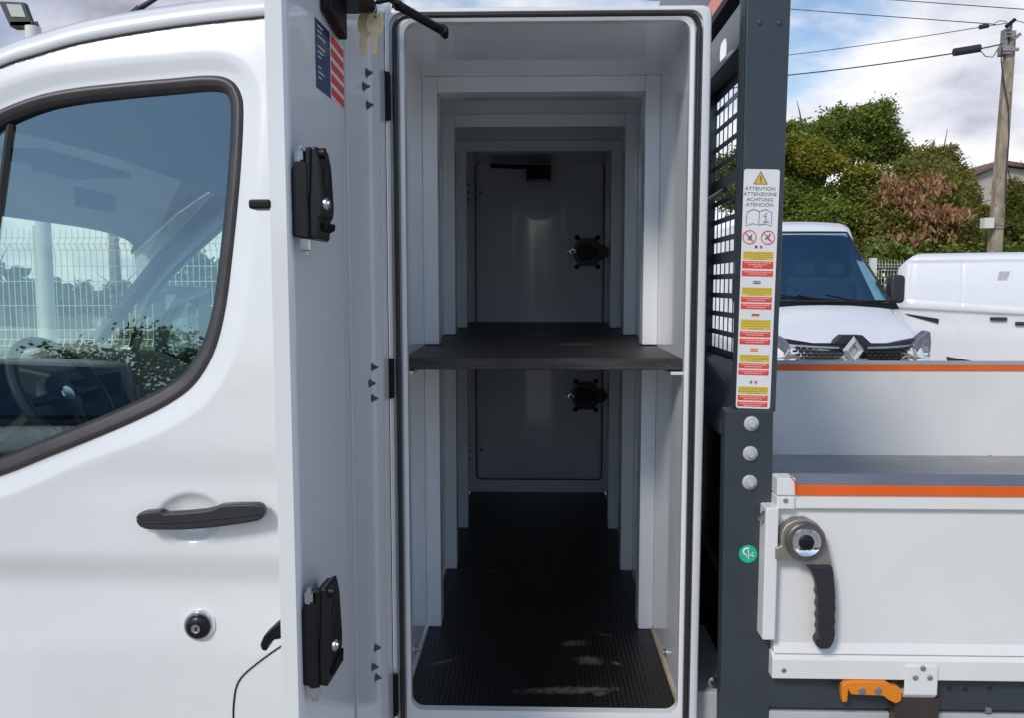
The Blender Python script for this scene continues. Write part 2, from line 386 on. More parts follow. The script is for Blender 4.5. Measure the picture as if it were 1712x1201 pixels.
# order the loop
winS = smooth_path(winP, 6, True)
wx = np.array([p.x for p in winS]); wz = np.array([p.z for p in winS])
def win_dist(X_, Z_):
    ax, az = wx, wz; bx, bz = np.roll(wx, -1), np.roll(wz, -1)
    d = np.full(X_.shape, 9.); ins = np.zeros(X_.shape, bool)
    for i in range(len(ax)):
        ex, ez = bx[i]-ax[i], bz[i]-az[i]; L2 = ex*ex+ez*ez+1e-12
        t = np.clip(((X_-ax[i])*ex+(Z_-az[i])*ez)/L2, 0, 1)
        d = np.minimum(d, np.hypot(X_-ax[i]-t*ex, Z_-az[i]-t*ez))
        c = ((az[i] > Z_) != (bz[i] > Z_)) & (X_ < (bx[i]-ax[i])*(Z_-az[i])/((bz[i]-az[i]) or 1e-9)+ax[i])
        ins ^= c
    return np.where(ins, -d, d)
hc = on_skin(318, 868)
def make_skin():
    xs = np.arange(-2.75, -.38, .0075); zs = np.arange(.30, 2.36, .0075)
    Xg, Zg = np.meshgrid(xs, zs, indexing='ij'); D = win_dist(Xg, Zg)
    Yg = np.vectorize(skin0)(Xg, Zg)
    t = np.clip(1-D/.062, 0, 1); t = t*t*(3-2*t); Yg += .016*t
    e = ((Xg-hc.x)/.082)**2+((Zg-hc.z)/.062)**2; e = np.clip(1-e, 0, 1); Yg += .020*(e*(2-e))
    return xs, zs, Xg, Yg, Zg, D
xs, zs, Xg, Yg, Zg, D = make_skin()
# gutter line between roof and body side
gut_px = [(-240, 245), (-120, 172), (0, 114), (60, 94), (130, 74), (220, 57), (330, 41), (450, 29), (560, 22)]
gutP = smooth_path([on_skin(*p) for p in gut_px], 10)
gx = np.array([p.x for p in gutP]); gz = np.array([p.z for p in gutP])
def gut_z(x): return float(np.interp(x, gx, gz)) if x > gx[0] else float(gz[0]-(gx[0]-x)*.82)
def hood_z(x): return 1.36 - .25*sstep(-1.9, -2.75, x)
def skin_mesh(name, mirror=False):
    v = []; f = []
    nx, nz = len(xs), len(zs)
    top = np.array([max(gut_z(x), .9) if x > -1.93 else max(hood_z(x), .9) for x in xs])
    top = np.array([min(t_, 2.34) for t_ in top])
    Z2 = Zg.copy(); Y2 = Yg.copy()
    for i in range(nx):
        for j in range(nz):
            z = Zg[i, j]
            if z > top[i]: Z2[i, j] = top[i]; Y2[i, j] = skin0(xs[i], top[i])
    ym = 2*YC-Y2 if mirror else Y2
    v = np.stack([Xg, ym, Z2], -1).reshape(-1, 3)
    for i in range(nx-1):
        for j in range(nz-1):
            if Zg[i, j] > top[i] and Zg[i, j] > top[i+1]: continue
            if D[i, j] < -.003 and D[i+1, j] < -.003 and D[i+1, j+1] < -.003 and D[i, j+1] < -.003: continue
            # front wheel arch
            if math.hypot((xs[i]+2.25), (zs[j]-.40)) < .42: continue
            a = i*nz+j; f.append((a, a+nz, a+nz+1, a+1) if not mirror else (a, a+1, a+nz+1, a+nz))
    me = bpy.data.meshes.new(name); me.from_pydata(v.tolist(), [], f); me.materials.append(M['paint'])
    me.polygons.foreach_set('use_smooth', [True]*len(me.polygons)); me.update()
    o = part(link(name, me)); s = o.modifiers.new('thick', 'SOLIDIFY'); s.thickness = .012; s.offset = -1
    return o
cab_door = skin_mesh('cab_door'); far_side = skin_mesh('cab_side', True)
# window seal: a band from the outer outline to the glass edge
def inset(loop, w):
    n = len(loop); c = Vector((sum(p.x for p in loop)/n, 0, sum(p.z for p in loop)/n)); res = []
    for i, p in enumerate(loop):
        a, b = loop[i-1], loop[(i+1) % n]; t = Vector((b.x-a.x, 0, b.z-a.z)).normalized(); nn = Vector((-t.z, 0, t.x))
        if nn.dot(c-Vector((p.x, 0, p.z))) < 0: nn = -nn
        ww = w(p) if callable(w) else w
        res.append(Vector((p.x, 0, p.z))+nn*ww)
    return res
def sw(p):  # seal is wider along the sill
    return .022 + .011*(1-sstep(1.3, 1.62, p.z))
for side in (0, 1):
    par = (cab_door, far_side)[side]
    loops = []
    for (w_, dy) in ((-.006, .012), (-.003, .000), (.004, -.006), (.012, -.005), (None, .002), ('in', .008), ('in', .034)):
        lp = inset(winS, sw if w_ is None else (lambda p: sw(p)+.009) if w_ == 'in' else w_)
        loops.append([Vector((p.x, skin0(p.x, p.z)+.014+dy, p.z)) for p in lp])
    q = MB(); n = len(winS); vv = []
    for lp in loops:
        for p in lp: vv.append((p.x, 2*YC-p.y if side else p.y, p.z))
    q.add(vv[:n*5], [(i*n+k, i*n+(k+1) % n, (i+1)*n+(k+1) % n, (i+1)*n+k) for i in range(4) for k in range(n)], 'sealtrim')
    q.add(vv[n*4:], [(i*n+k, i*n+(k+1) % n, (i+1)*n+(k+1) % n, (i+1)*n+k) for i in range(len(loops)-5) for k in range(n)], 'rubber')
    q.build('window_seal', par, angle=60)
    q = MB(); gl = inset(winS, .016)
    vv = [(p.x, (2*YC-(1.980+.085*(p.z-1.2)) if side else 1.980+.085*(p.z-1.2)), p.z) for p in gl]
    q.add(vv, [tuple(range(n))], 'cabglass'); q.build('window_glass', par, smooth=False)
    if side: continue
    # window division bar
    q = MB(); yb = 1.968; a = W(-32, 196, yb); b = W(-52, 800, yb)
    pts = [(a.x+.02, 1.980+.085*(a.z-1.2)-.004, a.z), (b.x-.02, 1.980+.085*(b.z-1.2)-.004, b.z)]
    if side: pts = [(p[0], 2*YC-p[1], p[2]) for p in pts]
    q.tube(pts, .009, 'rubber', 6); q.build('window_bar', par)
# gutter strip, roof
q = MB(); q.tube([(p.x, p.y-.0015, p.z+.002) for p in gutP], .0030, 'brownrubber', 6); q.build('roof_gutter', cab_door)
def roof_mesh():
    v = []; f = []; X_ = np.linspace(-1.93, -.36, 80); K = 44
    for x in X_:
        z0 = gut_z(x); y0 = skin0(x, z0); H = .118
        for k in range(K+1):
            t = k/K; a = math.pi*t; c = math.cos(a); s_ = math.sin(a)
            yy = YC-(YC-y0)*math.copysign(abs(c)**.52, c); zz = z0+.004+H*(s_**.62)
            v.append((x, yy, zz))
    for i in range(len(X_)-1):
        for k in range(K): a = i*(K+1)+k; f.append((a, a+K+1, a+K+2, a+1))
    me = bpy.data.meshes.new('cab_roof'); me.from_pydata(v, [], f); me.materials.append(M['paint']); me.materials.append(M['lining'])
    me.polygons.foreach_set('use_smooth', [True]*len(me.polygons)); me.update()
    o = part(link('cab_roof', me)); s = o.modifiers.new('thick', 'SOLIDIFY'); s.thickness = .03; s.offset = -1; s.material_offset = 1; s.material_offset_rim = 0
    return o
roof = roof_mesh()
q = MB(); a = W(236, 12, 2.5); q.cyl(a-Vector((.02, 0, .03)), a, .022, 'black', 14, .012); q.cyl(a, a+Vector((.10, 0, .055)), .008, 'black', 10, .004); q.build('antenna', roof)
# roof front (header) down to the windscreen is the windscreen glass and two pillars
WS_T, WS_B = (-1.50, 2.04), (-2.10, 1.42)
q = MB()
for s in (0, 1):
    yy = lambda y: 2*YC-y if s else y
    q.tube([(-1.36, yy(2.06), 2.15), (-1.50, yy(2.05), 2.04), (-1.80, yy(2.02), 1.76), (-2.12, yy(1.99), 1.40)], .035, 'lining', 10)
q.tube([(-1.46, 2.07, 2.12), (-1.50, 2.5, 2.15), (-1.50, YC, 2.16), (-1.50, 2*YC-2.5, 2.15), (-1.46, 2*YC-2.07, 2.12)], .045, 'lining', 10)
part(q.build('windscreen_pillar'))
q = MB(); g = []
for i in range(9):
    t = i/8; y = 2.06+t*(2*YC-4.12); bul = .09*math.sin(math.pi*t); g += [(WS_T[0]-bul*.5, y, WS_T[1]+.09), (WS_B[0]-bul, y, WS_B[1]-.03)]
q.add(g, [(2*i, 2*i+1, 2*i+3, 2*i+2) for i in range(8)], 'screenglass'); part(q.build('windscreen'))
# bonnet and nose
q = MB(); g = []
for i in range(13):
    t = i/12; y = 1.99+t*(2*YC-3.98); bul = math.sin(math.pi*t)
    for (x, z) in ((-2.08, 1.37), (-2.4, 1.31), (-2.7, 1.16), (-2.86, .98), (-2.90, .6), (-2.84, .32)):
        g.append((x+.06*(1-bul**.3), y, z+.035*bul**.5*(1 if z > .9 else 0)))
q.add(g, [(i*6+k, (i+1)*6+k, (i+1)*6+k+1, i*6+k+1) for i in range(12) for k in range(5)], 'paint'); part(q.build('bonnet'))
# cab interior
part(mbx('cab_floor', (-2.1, 1.97, .42), (-.42, 3.88, .5), 'dash', None))
q = MB(); q.box((-.42, 1.96, .45), (-.375, 3.9, 2.24), 'dash'); part(q.build('cab_rear_wall'))
q = MB(); q.box((-.415, 1.99, 1.2), (-.40, 3.87, 2.2), 'lining'); q.build('rear_wall_lining', roof)
q = MB()
prof = [(-1.62, .85), (-1.60, 1.18), (-1.66, 1.27), (-1.80, 1.34), (-2.08, 1.36), (-2.12, .8)]
q.prism([(x, 2.0, z) for x, z in prof], (0, 1.86, 0), 'dash')
q.prism([(-1.60, 2.66, 1.0), (-1.56, 2.66, 1.20), (-1.62, 2.66, 1.36), (-1.82, 2.66, 1.40), (-1.9, 2.66, 1.1)], (0, .42, 0), 'dash')
dash = part(q.build('dashboard', bevel=.02))
q = MB(); q.box((-1.64, 2.14, 1.30), (-1.80, 2.50, 1.43), 'dash'); q.build('instrument_hood', dash, .03)
q = MB(); q.box((-1.60, 2.72, 1.20), (-1.575, 3.02, 1.33), 'blackgloss'); q.build('radio_screen', dash)
cardp = [Vector((p.x, 3.86, p.z)) for p in winP[10:24]]
q = MB(); q.prism([Vector((-.44, 3.86, 2.05))]+cardp+[Vector((-2.08, 3.86, 1.15)), Vector((-2.08, 3.86, .5)), Vector((-.44, 3.86, .5))], (0, .015, 0), 'dash'); q.build('door_card', far_side, smooth=False)
# steering wheel
swc = Vector((-1.38, 2.32, 1.33)); swn = Vector((.86, 0, .5)).normalized(); u = Vector((0, 1, 0)); w_ = swn.cross(u)
q = MB(); q.tube([swc+(u*math.cos(t)+w_*math.sin(t))*.185 for t in [2*math.pi*i/40 for i in range(40)]], .016, 'dash', 10, True)
q.lathe(swc-swn*.02, swn, [(-.05, .05), (-.01, .075), (.02, .07), (.03, .05)], 'dash', 24)
for a_ in (0, math.pi, -math.pi/2):
    e = (u*math.cos(a_)+w_*math.sin(a_)); q.cyl(swc+e*.05, swc+e*.18, .018, 'dash', 8, .012)
q.tube([swc-swn*.05, swc-swn*.35-Vector((0, 0, .05))], .03, 'dash')
st = part(q.build('steering_wheel'))
q = MB(); q.lathe(swc+swn*.012, swn, [(0, .026), (.004, .024)], 'chrome', 20); q.build('wheel_badge', st)
def seat(y):
    q = MB()
    q.box((-1.25, y-.24, .72), (-.72, y+.24, .92), 'seat'); so_ = q.build('seat', None, .05, seg=3); part(so_)
    q = MB(); q.hexa([(-.82, y-.23, .9), (-.82, y+.23, .9), (-.64, y+.20, 1.50), (-.64, y-.20, 1.50), (-.64, y-.23, .9), (-.64, y+.23, .9), (-.52, y+.20, 1.50), (-.52, y-.20, 1.50)], 'seat'); q.build('seat_back', so_, .04, seg=3)
    q = MB(); q.box((-.62, y-.12, 1.54), (-.52, y+.12, 1.72), 'seat'); q.build('headrest', so_, .035, seg=3)
seat(2.38); seat(3.0); seat(3.48)
# sun visor
q = MB(); q.box((-1.46, 2.15, 2.00), (-1.30, 2.62, 2.02), 'lining'); q.build('sun_visor', roof, .008)
q = MB(); q.box((-1.60, YC-.13, 1.93), (-1.58, YC+.13, 2.0), 'dash'); q.build('inner_mirror', roof, .01)
# far side mirror
q = MB(); a = W(266, 478, 4.10); b = W(342, 622, 4.10)
q.box((a.x-.01, 4.02, b.z), (b.x+.005, 4.20, a.z), 'black'); q.cyl((a.x+.05, 3.90, b.z+.08), (a.x+.05, 4.1, b.z+.08), .03, 'black')
mir = part(q.build('side_mirror', bevel=.03, seg=3))
a2, b2 = W(274, 492, 4.0), W(333, 614, 4.0)
q = MB(); q.prism([(a2.x, 4.015, a2.z), (b2.x-.03, 4.012, a2.z+.0), (b2.x-.005, 4.008, a2.z-.08), (b2.x, 4.006, b2.z+.03), (b2.x, 4.006, b2.z), (a2.x, 4.015, b2.z)], (0, .004, 0), 'mirror'); q.build('mirror_glass', mir)

# ---- door handle, filler lock, seams
pz = [(75, 245), (85, 228), (120, 218), (190, 211), (212, 226), (300, 222), (400, 212), (445, 202), (480, 186), (560, 182), (650, 181), (676, 190), (688, 212), (686, 240), (668, 262), (600, 276), (500, 290), (400, 302), (300, 308), (180, 308), (120, 304), (90, 292), (76, 270)]
hp = [on_skin(200+x/2.852, 780+y/2.852, .045) for x, y in pz]
q = MB(); q.prism(hp, (0, .028, 0), 'handle')
for (x0, x1) in ((80, 205), (470, 686)):
    c0 = on_skin(200+x0/2.852, 780+(300 if x0 < 100 else 262)/2.852, .02); c1 = on_skin(200+x1/2.852, 780+(222 if x0 < 100 else 190)/2.852, .02)
    q.box((c0.x+.006, c0.y-.002, c0.z+.004), (c1.x-.006, c0.y+.03, c1.z-.004), 'handle')
h = q.build('door_handle', cab_door, .007, seg=3)
q = MB(); q.tube([on_skin(200+x/2.852, 780+y/2.852, .0465) for x, y in ((90, 270), (200, 272), (350, 264), (480, 250), (600, 238), (680, 226))], .0012, 'rubber', 6); q.build('handle_seam', h)
fc = on_skin(334, 1046, 0, lambda x, z: skin0(x, z))
q = MB(); ax = Vector((0, -1, 0))
q.lathe(fc, ax, [(-.004, .040), (.004, .040), (.010, .036), (.010, .032)], 'chrome', 36)
q.lathe(fc, ax, [(.006, .032), (.016, .030), (.022, .024), (.024, .014), (.022, .012)], 'blackgloss', 36)
fl = q.build('door_lock', cab_door, angle=50)
q = MB(); q.lathe(fc+ax*.020, ax, [(0, .0125), (.006, .0115), (.006, .009), (.004, .009)], 'steel', 24); q.box(tuple(fc+Vector((-.0012, -.0275, -.005))), tuple(fc+Vector((.0012, -.024, .005))), 'black'); q.build('lock_barrel', fl)
sp = [on_skin(x, y, .001) for x, y in ((475, 1078), (450, 1095), (425, 1114), (405, 1132), (395, 1150), (391, 1175), (390, 1201), (391, 1260))]
q = MB(); q.tube(smooth_path(sp, 6), .0022, 'black', 6); q.build('door_shut_line', cab_door)

# ---- running gear of the truck, out of sight but there
for s in (1.95, 3.65):
    for x in (-2.25, 1.7):
        q = MB(); q.lathe((x, s, .36), (0, 1, 0), [(0, .18), (0, .33), (.03, .36), (.22, .36), (.25, .33), (.25, .18)], 'tyre', 40); part(q.build('wheel'))
q = MB(); q.box((-2.3, 2.45, .45), (2.9, 2.55, .62), 'darkbay'); q.box((-2.3, 3.3, .45), (2.9, 3.4, .62), 'darkbay'); part(q.build('chassis_rail'))

# =================================================================== LOCKER
XL, XR, ZF, ZT, Y0, Y1 = -.320, .356, .631, 2.245, 1.85, 3.96
def rrect(x0, x1, z0, z1, r, y, n=8):
    pts = []
    for (cx, cz, a0) in ((x1-r, z1-r, 0), (x0+r, z1-r, 90), (x0+r, z0+r, 180), (x1-r, z0+r, 270)):
        for k in range(n+1):
            t = R(a0+90*k/n); pts.append(Vector((cx+r*math.cos(t), y, cz+r*math.sin(t))))
    return pts
def ring_loft(q, loops, mt):
    n = len(loops[0]); q.add([p for l in loops for p in l], [(i*n+k, i*n+(k+1) % n, (i+1)*n+(k+1) % n, (i+1)*n+k) for i in range(len(loops)-1) for k in range(n)], mt)
OX0, OX1, OZ0, OZ1 = -.335, .391, .50, 2.270
IX0, IX1, IZ0, IZ1 = -.292, .344, .637, 2.238
q = MB(); t_ = .012
q.box((OX0, Y0+.02, ZF-.05), (XL, Y1+.02, OZ1-.004), 'locker'); q.box((XR, Y0+.02, ZF-.05), (OX1-.003, Y1+.02, OZ1-.004), 'locker')
q.box((XL, Y0+.02, ZT), (XR, Y1+.02, OZ1-.004), 'locker'); q.box((XL, Y0+.02, ZF-.05), (XR, Y1+.02, ZF-.014), 'locker')
locker = part(q.build('tool_locker', smooth=False))
q = MB()
ring_loft(q, [rrect(OX0, OX1, OZ0, OZ1, .02, Y0+.05), rrect(OX0, OX1, OZ0, OZ1, .02, Y0+.004), rrect(OX0+.004, OX1-.004, OZ0+.004, OZ1-.004, .018, Y0),
              rrect(OX0+.010, OX1-.019, OZ0+.022, OZ1-.010, .028, Y0), rrect(OX0+.010, OX1-.019, OZ0+.022, OZ1-.010, .028, Y0+.012),
              rrect(IX0-.011, IX1+.011, IZ0-.060, IZ1+.008, .03, Y0+.012), rrect(IX0-.011, IX1+.011, IZ0-.060, IZ1+.008, .03, Y0-.002), rrect(IX0-.008, IX1+.008, IZ0-.056, IZ1+.006, .03, Y0-.004),
              rrect(IX0, IX1, IZ0, IZ1, .028, Y0), rrect(IX0, IX1, IZ0, IZ1, .028, Y0+.022), rrect(XL-.002, XR+.002, ZF-.01, ZT+.002, .01, Y0+.024)], 'paint')
rim = part(q.build('locker_rim', angle=50))
q = MB()
lp = rrect(OX0+.022, IX1+.019, OZ0+.040, OZ1-.019, .032, Y0-.002, 10)
q.tube(lp, .0056, 'sealblack', 10, True); q.build('door_seal', rim, angle=60)
spots = [(W(948, 1078, 1)*0).to_tuple()+(0, 0)]
def on_floor(px, py, z=ZF):
    d = ray(px, py); p = CAM+d*((z-CAMZ)/d.z); return p
spots = []
for (px, py, rx, ry, an) in ((960, 1076, 0.063, 0.028, 10), (985, 1105, 0.050, 0.040, 0), (975, 1107, .03, .015, 60), (1030, 1110, .03, .010, -30), (945, 1155, 0.180, 0.026, 4), (955, 1156, .035, .03, 0), (1003, 1160, .025, .02, 0), (740, 1108, .06, .012, 30), (1010, 1062, .05, .008, -20), (1095, 1010, .03, .02, 0), (820, 955, .03, .02, 0)):
    p = on_floor(px, py); spots.append((p.x, p.y, rx, ry, an))
fm = floor_mat('locker_floor_film', (.0065, .005, .0048), spots)
q = MB(); q.box((XL+.004, Y0+.024, ZF-.013), (XR-.004, Y1, ZF), fm)
q.build('locker_floor', locker, smooth=False)
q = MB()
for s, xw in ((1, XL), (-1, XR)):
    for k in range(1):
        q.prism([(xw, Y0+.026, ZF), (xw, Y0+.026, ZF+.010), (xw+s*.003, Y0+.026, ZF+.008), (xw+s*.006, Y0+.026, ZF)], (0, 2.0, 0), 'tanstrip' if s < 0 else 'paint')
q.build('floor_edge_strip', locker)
# hoops
for i, yh in enumerate((2.34, 2.84, 3.34)):
    q = MB(); w_ = .043; dp = .07
    lo = ZF
    for (z0, z1) in ((ZF, 1.45), (1.484, ZT)):
        q.box((XL, yh, z0), (XL+w_, yh+dp, z1), 'locker'); q.box((XR-w_, yh, z0), (XR, yh+dp, z1), 'locker')
    q.box((XL+w_, yh+.002, ZT-.044), (XR-w_, yh+dp, ZT), 'locker')
    q.build('hoop_frame', locker, .003)
# shelf
sps = []  # pale mottled ovals on the shelf top, centre to right
for (px, py, rx, ry, an) in ((960, 575, .10, .05, 10), (900, 560, .06, .06, 0), (1020, 585, .15, .012, -4)):
    p = on_floor(px, py, 1.481); sps.append((p.x, p.y, rx, ry, an))
shm = floor_mat('shelf_film', (.026, .0225, .022), sps, ribs=False, rough=.5)
edge = mat('plywood_edge_dark', (.045, .036, .036), .55, var=.5, scale=30, stretch=(.3, 1, 3), bump=.5, bscale=150, dirt=((.32, .26, .22), 70, .60, .55))
q = MB(); q.box((XL+.003, 1.936, 1.450), (XR-.003, Y1-.01, 1.481), shm)
shelf = q.build('locker_shelf', locker, .0015)
q = MB(); q.box((XL+.003, 1.930, 1.4515), (XR-.003, 1.9355, 1.4795), edge); q.build('shelf_edge', shelf, .001)
q = MB()
for s, xw in ((1, XL), (-1, XR)): q.box((min(xw, xw+s*.03), 1.92, 1.440), (max(xw, xw+s*.03), Y1-.1, 1.4475), 'paint')
q.build('shelf_bracket', shelf, .001)
for xw, s, pp in ((XL, 1, (702, 1081)), (XR, -1, (1115, 1088))):
    yy = 2.09; q = MB(); q.lathe((xw, yy, ZF+.045), (s, 0, 0), [(0, .010), (.004, .010), (.006, .006), (.012, .006)], 'steel', 12); q.build('bolt', locker)

# ---- the far door closing the locker
fb = MB(); yb = Y1
fb.box((XL, yb+.006, ZF), (XR, yb+.03, ZT), 'locker')
def fpx(px, py, Y=Y1): p = W(px, py, Y); return p
a = fpx(794, 271); b = fpx(1006, 803)
rear = fb.build('rear_door', locker, smooth=False)
q = MB(); ring_loft(q, [rrect(XL, XR, ZF, ZT, .005, yb-.012), rrect(a.x-.002, b.x+.002, b.z-.002, a.z+.002, .025, yb-.012), rrect(a.x, b.x, b.z, a.z, .023, yb-.008), rrect(a.x, b.x, b.z, a.z, .023, yb+.006)], 'locker'); q.build('door_frame', rear, angle=40)
q = MB(); q.tube(rrect(a.x+.002, b.x-.002, b.z+.002, a.z-.002, .022, yb-.009), .0028, 'sealblack', 6, True); q.build('door_gap_seal', rear)
q = MB(); ring_loft(q, [rrect(a.x+.004, b.x-.004, b.z+.004, a.z-.004, .02, yb+.006), rrect(a.x+.005, b.x-.005, b.z+.005, a.z-.005, .02, yb-.002), rrect(a.x+.009, b.x-.009, b.z+.009, a.z-.009, .018, yb-.005), rrect(a.x+.30, b.x-.30, b.z+.30, a.z-.30, .01, yb-.005)], 'locker'); q.build('door_panel', rear, angle=50)
for (cx, cy) in ((982, 421), (979, 662)):
    c = W(cx, cy, yb-.005); k = yb/F; q = MB()
    oc = [(-22, -8), (-14, -22), (12, -22), (20, -12), (32, -8), (36, 0), (32, 8), (20, 12), (12, 22), (-14, 22), (-22, 8)]
    q.prism([(c.x+x*k, yb-.045, c.z-y*k) for x, y in oc], (0, .042, 0), 'blackgloss')
    q.prism([(c.x+x*k*.6-.01, yb-.06, c.z-y*k*.6) for x, y in oc], (0, .02, 0), 'black')
    l_ = q.build('inner_latch', rear, .004)
    for (x, y) in ((-17, -24), (17, -24), (-17, 24), (17, 24)):
        q = MB(); q.lathe((c.x+x*k, yb-.006, c.z-y*k), (0, -1, 0), [(0, .012), (.006, .012), (.010, .006)], 'black', 10); q.build('latch_bolt', l_)
    q = MB(); cc = Vector((c.x-25*k, yb-.05, c.z)); q.tube([cc+Vector((math.cos(t)*.012, 0, math.sin(t)*.012)) for t in [2*math.pi*i/14 for i in range(14)]], .0035, 'chrome', 6, True); q.cyl(cc+Vector((-.03, 0, 0)), cc+Vector((-.01, 0, 0)), .003, 'chrome'); q.build('release_ring', l_)
for (bx, by) in ((784, 309), (796, 312), (803, 322), (796, 333), (784, 321), (784, 333), (785, 745), (797, 742), (805, 753), (797, 765), (785, 756), (785, 768)):
    p = W(bx, by, yb-.01); q = MB(); q.lathe((p.x, yb-.008, p.z), (0, -1, 0), [(0, .006), (.010, .006), (.012, .003)], 'boltsteel', 8); q.build('hinge_bolt', rear)
q = MB(); p = W(820, 277, yb-.06); p2 = W(905, 279, yb-.06); q.cyl(p, p2, .010, 'black', 12); p3, p4 = W(880, 276, yb-.09), W(921, 300, yb-.09)
q.box((p3.x, yb-.11, p4.z), (p4.x, yb-.02, p3.z), 'black'); q.box((p3.x+.01, yb-.105, p4.z-.004), (p4.x-.01, yb-.03, p4.z), 'plug'); q.build('gas_strut', rear, .004)
p = W(818, 243, 3.8); p2 = W(912, 243, 3.8)
q = MB(); q.box((p.x, 3.79, p.z-.012), (p2.x, 3.81, p.z+.008), 'black'); q.build('strut_bracket_and_reflection', rear, .003)  # black bar modelled in place of the strut's reflection
for bx in (788, 1011):
    p = W(bx, 260, yb-.02); q = MB(); q.lathe(p, (0, -1, 0), [(0, .012), (.01, .012)], 'black', 10); q.build('hinge_bolt', rear)

# ---- open locker door: hinged at the left rim, swung towards the camera
H = Vector((-.331, 1.838, 0)); E = Vector((-.362, 1.195, 0)); dd = (E-H).normalized(); dn = Vector((dd.y, -dd.x, 0))   # dn points to -X (outside)
if dn.x > 0: dn = -dn
DL = (E-H).length; DT = .026; DZ0, DZ1 = .615, 2.29
def DP(s, z, out_=0):        # s metres from the free edge along the inner face; out_ outwards (negative: towards the locker side)
    return Vector((E.x, E.y, z))-dd*s+dn*out_
q = MB()
# cross-section of the door, swept in height
prof = [(0, DT), (0, .003), (.003, 0), (.022, 0), (.025, .004), (.030, .004), (DL-.36, .004), (DL-.34, .0045), (DL-.32, .006), (DL-.30, .0085), (DL-.28, .010), (DL-.26, .0105), (DL-.08, .0095), (DL-.05, .006), (DL-.004, .002), (DL, .005), (DL, DT)]
n = len(prof)
A_ = [DP(s, DZ0, o_) for s, o_ in prof]; B_ = [DP(s, DZ1, o_) for s, o_ in prof]
q.add(A_+B_, [tuple(range(n)), tuple(range(2*n-1, n-1, -1))]+[(i, i+n, (i+1) % n+n, (i+1) % n) for i in range(n)], 'doorin')
q.mi = q.mi
ldoor = part(q.build('locker_door', angle=45))
q = MB(); e0 = [DP(-.0022, DZ0, .002), DP(-.0022, DZ0, DT+.002), DP(-.0022, DZ1, DT+.002), DP(-.0022, DZ1, .002)]; q.prism(e0, (dd*-.0020), 'paint'); q.build('door_edge', ldoor, .001)
q = MB(); q.prism([DP(-.002, DZ0, DT), DP(DL, DZ0, DT), DP(DL, DZ1, DT), DP(-.002, DZ1, DT)], dn*.0015, 'paint'); q.build('outer_skin', ldoor)
def door_s(px):              # distance from the free edge of the point of the inner face seen at column px
    d = ray(px, 600); t = np.linalg.solve(np.array([[d.x, -(-dd.x)], [d.y, -(-dd.y)]]), np.array([E.x, E.y])); return float(t[1])
def door_pt(px, py, off=0):
    d = ray(px, py); t = np.linalg.solve(np.array([[d.x, dd.x], [d.y, dd.y]]), np.array([E.x, E.y])); return DP(float(t[1]), (CAM+d*float(t[0])).z, -off), float(t[1])
# latches
for (cy, py0, py1) in ((330, 268, 402), (1055, 985, 1130)):
    Yl = E.y+.055; zt = W(500, py0, Yl).z; zb = W(500, py1, Yl).z; zm = (zt+zb)/2; h_ = (zt-zb)
    def LP(s, z, o_): return DP(s, z, -o_)
    q = MB()
    q.prism([LP(.012, zb+.004, .0), LP(.012, zt-.02, .0), LP(.012, zt, .013), LP(.012, zt-.012, .026), LP(.012, zb, .026)], -dd*.10, 'black')
    q.prism([LP(.018, zb-.006+h_*.06, .022), LP(.018, zt+.012, .026), LP(.018, zt+.016, .038), LP(.018, zt-.01, .043), LP(.018, zm-.01, .046), LP(.018, zb+.035, .0445), LP(.018, zb+.03, .040), LP(.018, zb, .038)], -dd*.06, 'blackgloss')
    lt = q.build('door_latch', ldoor, .005, seg=3)
    q = MB()
    q.prism([LP(.014, zm+.005, .019), LP(.014, zt+.014, .022), LP(.014, zt+.014, .031), LP(.014, zm+.005, .028)], -dd*.012, 'black'); q.build('latch_arm', lt, .003)
    q = MB()
    for k_ in range(5): q.prism([LP(.034+.010*k_, zb+.012, .0385), LP(.034+.010*k_, zm-.035, .0385), LP(.034+.010*k_, zm-.035, .0475), LP(.034+.010*k_, zb+.016, .0465)], -dd*.004, 'black')
    q.lathe(LP(.045, zt-.03, .040), -dn, [(0, .016), (.005, .015), (.007, .010)], 'black', 16); tag(q.build('moulded_ribs', lt, .001), None, None, kind='stuff')
    q = MB(); c = LP(.03, zm-.008, .0455)
    q.lathe(c, -dn, [(-.006, .010), (.004, .010), (.006, .006), (.008, .006)], 'steel', 12); q.build('latch_bolt', lt)
    q = MB(); q.lathe(LP(.03, zt+.006, .042), -dn, [(-.006, .008), (.006, .008)], 'black', 12); q.build('latch_bolt', lt)
    for (s_, z_, o_) in ((.02, zt+.004, .012), (.022, zb+.012, .016)):
        q = MB(); q.lathe(LP(s_, z_-.012, o_), (0, 0, 1 if z_ > zm else -1), [(0, .009), (.016, .009), (.018, .005), (.024, .005)], 'steel', 8); q.build('latch_bolt', lt)
# outside tabs of the latches (handles seen edge-on beyond the door)
p = W(437, 342, E.y+.01)
q = MB(); ex = DP(.01, p.z, DT); q.box((W(420, 342, E.y+.01).x, E.y-.004, p.z-.007), (ex.x, E.y+.03, p.z+.007), 'black'); q.build('outer_tab', ldoor, .004, seg=3)
Yo = E.y+.03
pp = [(470, 1040), (455, 1052), (440, 1066), (434, 1080), (437, 1089), (445, 1091), (449, 1080), (458, 1072), (470, 1070)]
q = MB(); q.prism([W(x, y, Yo) for x, y in pp], (0, .03, 0), 'black'); q.build('outer_handle', ldoor, .003)
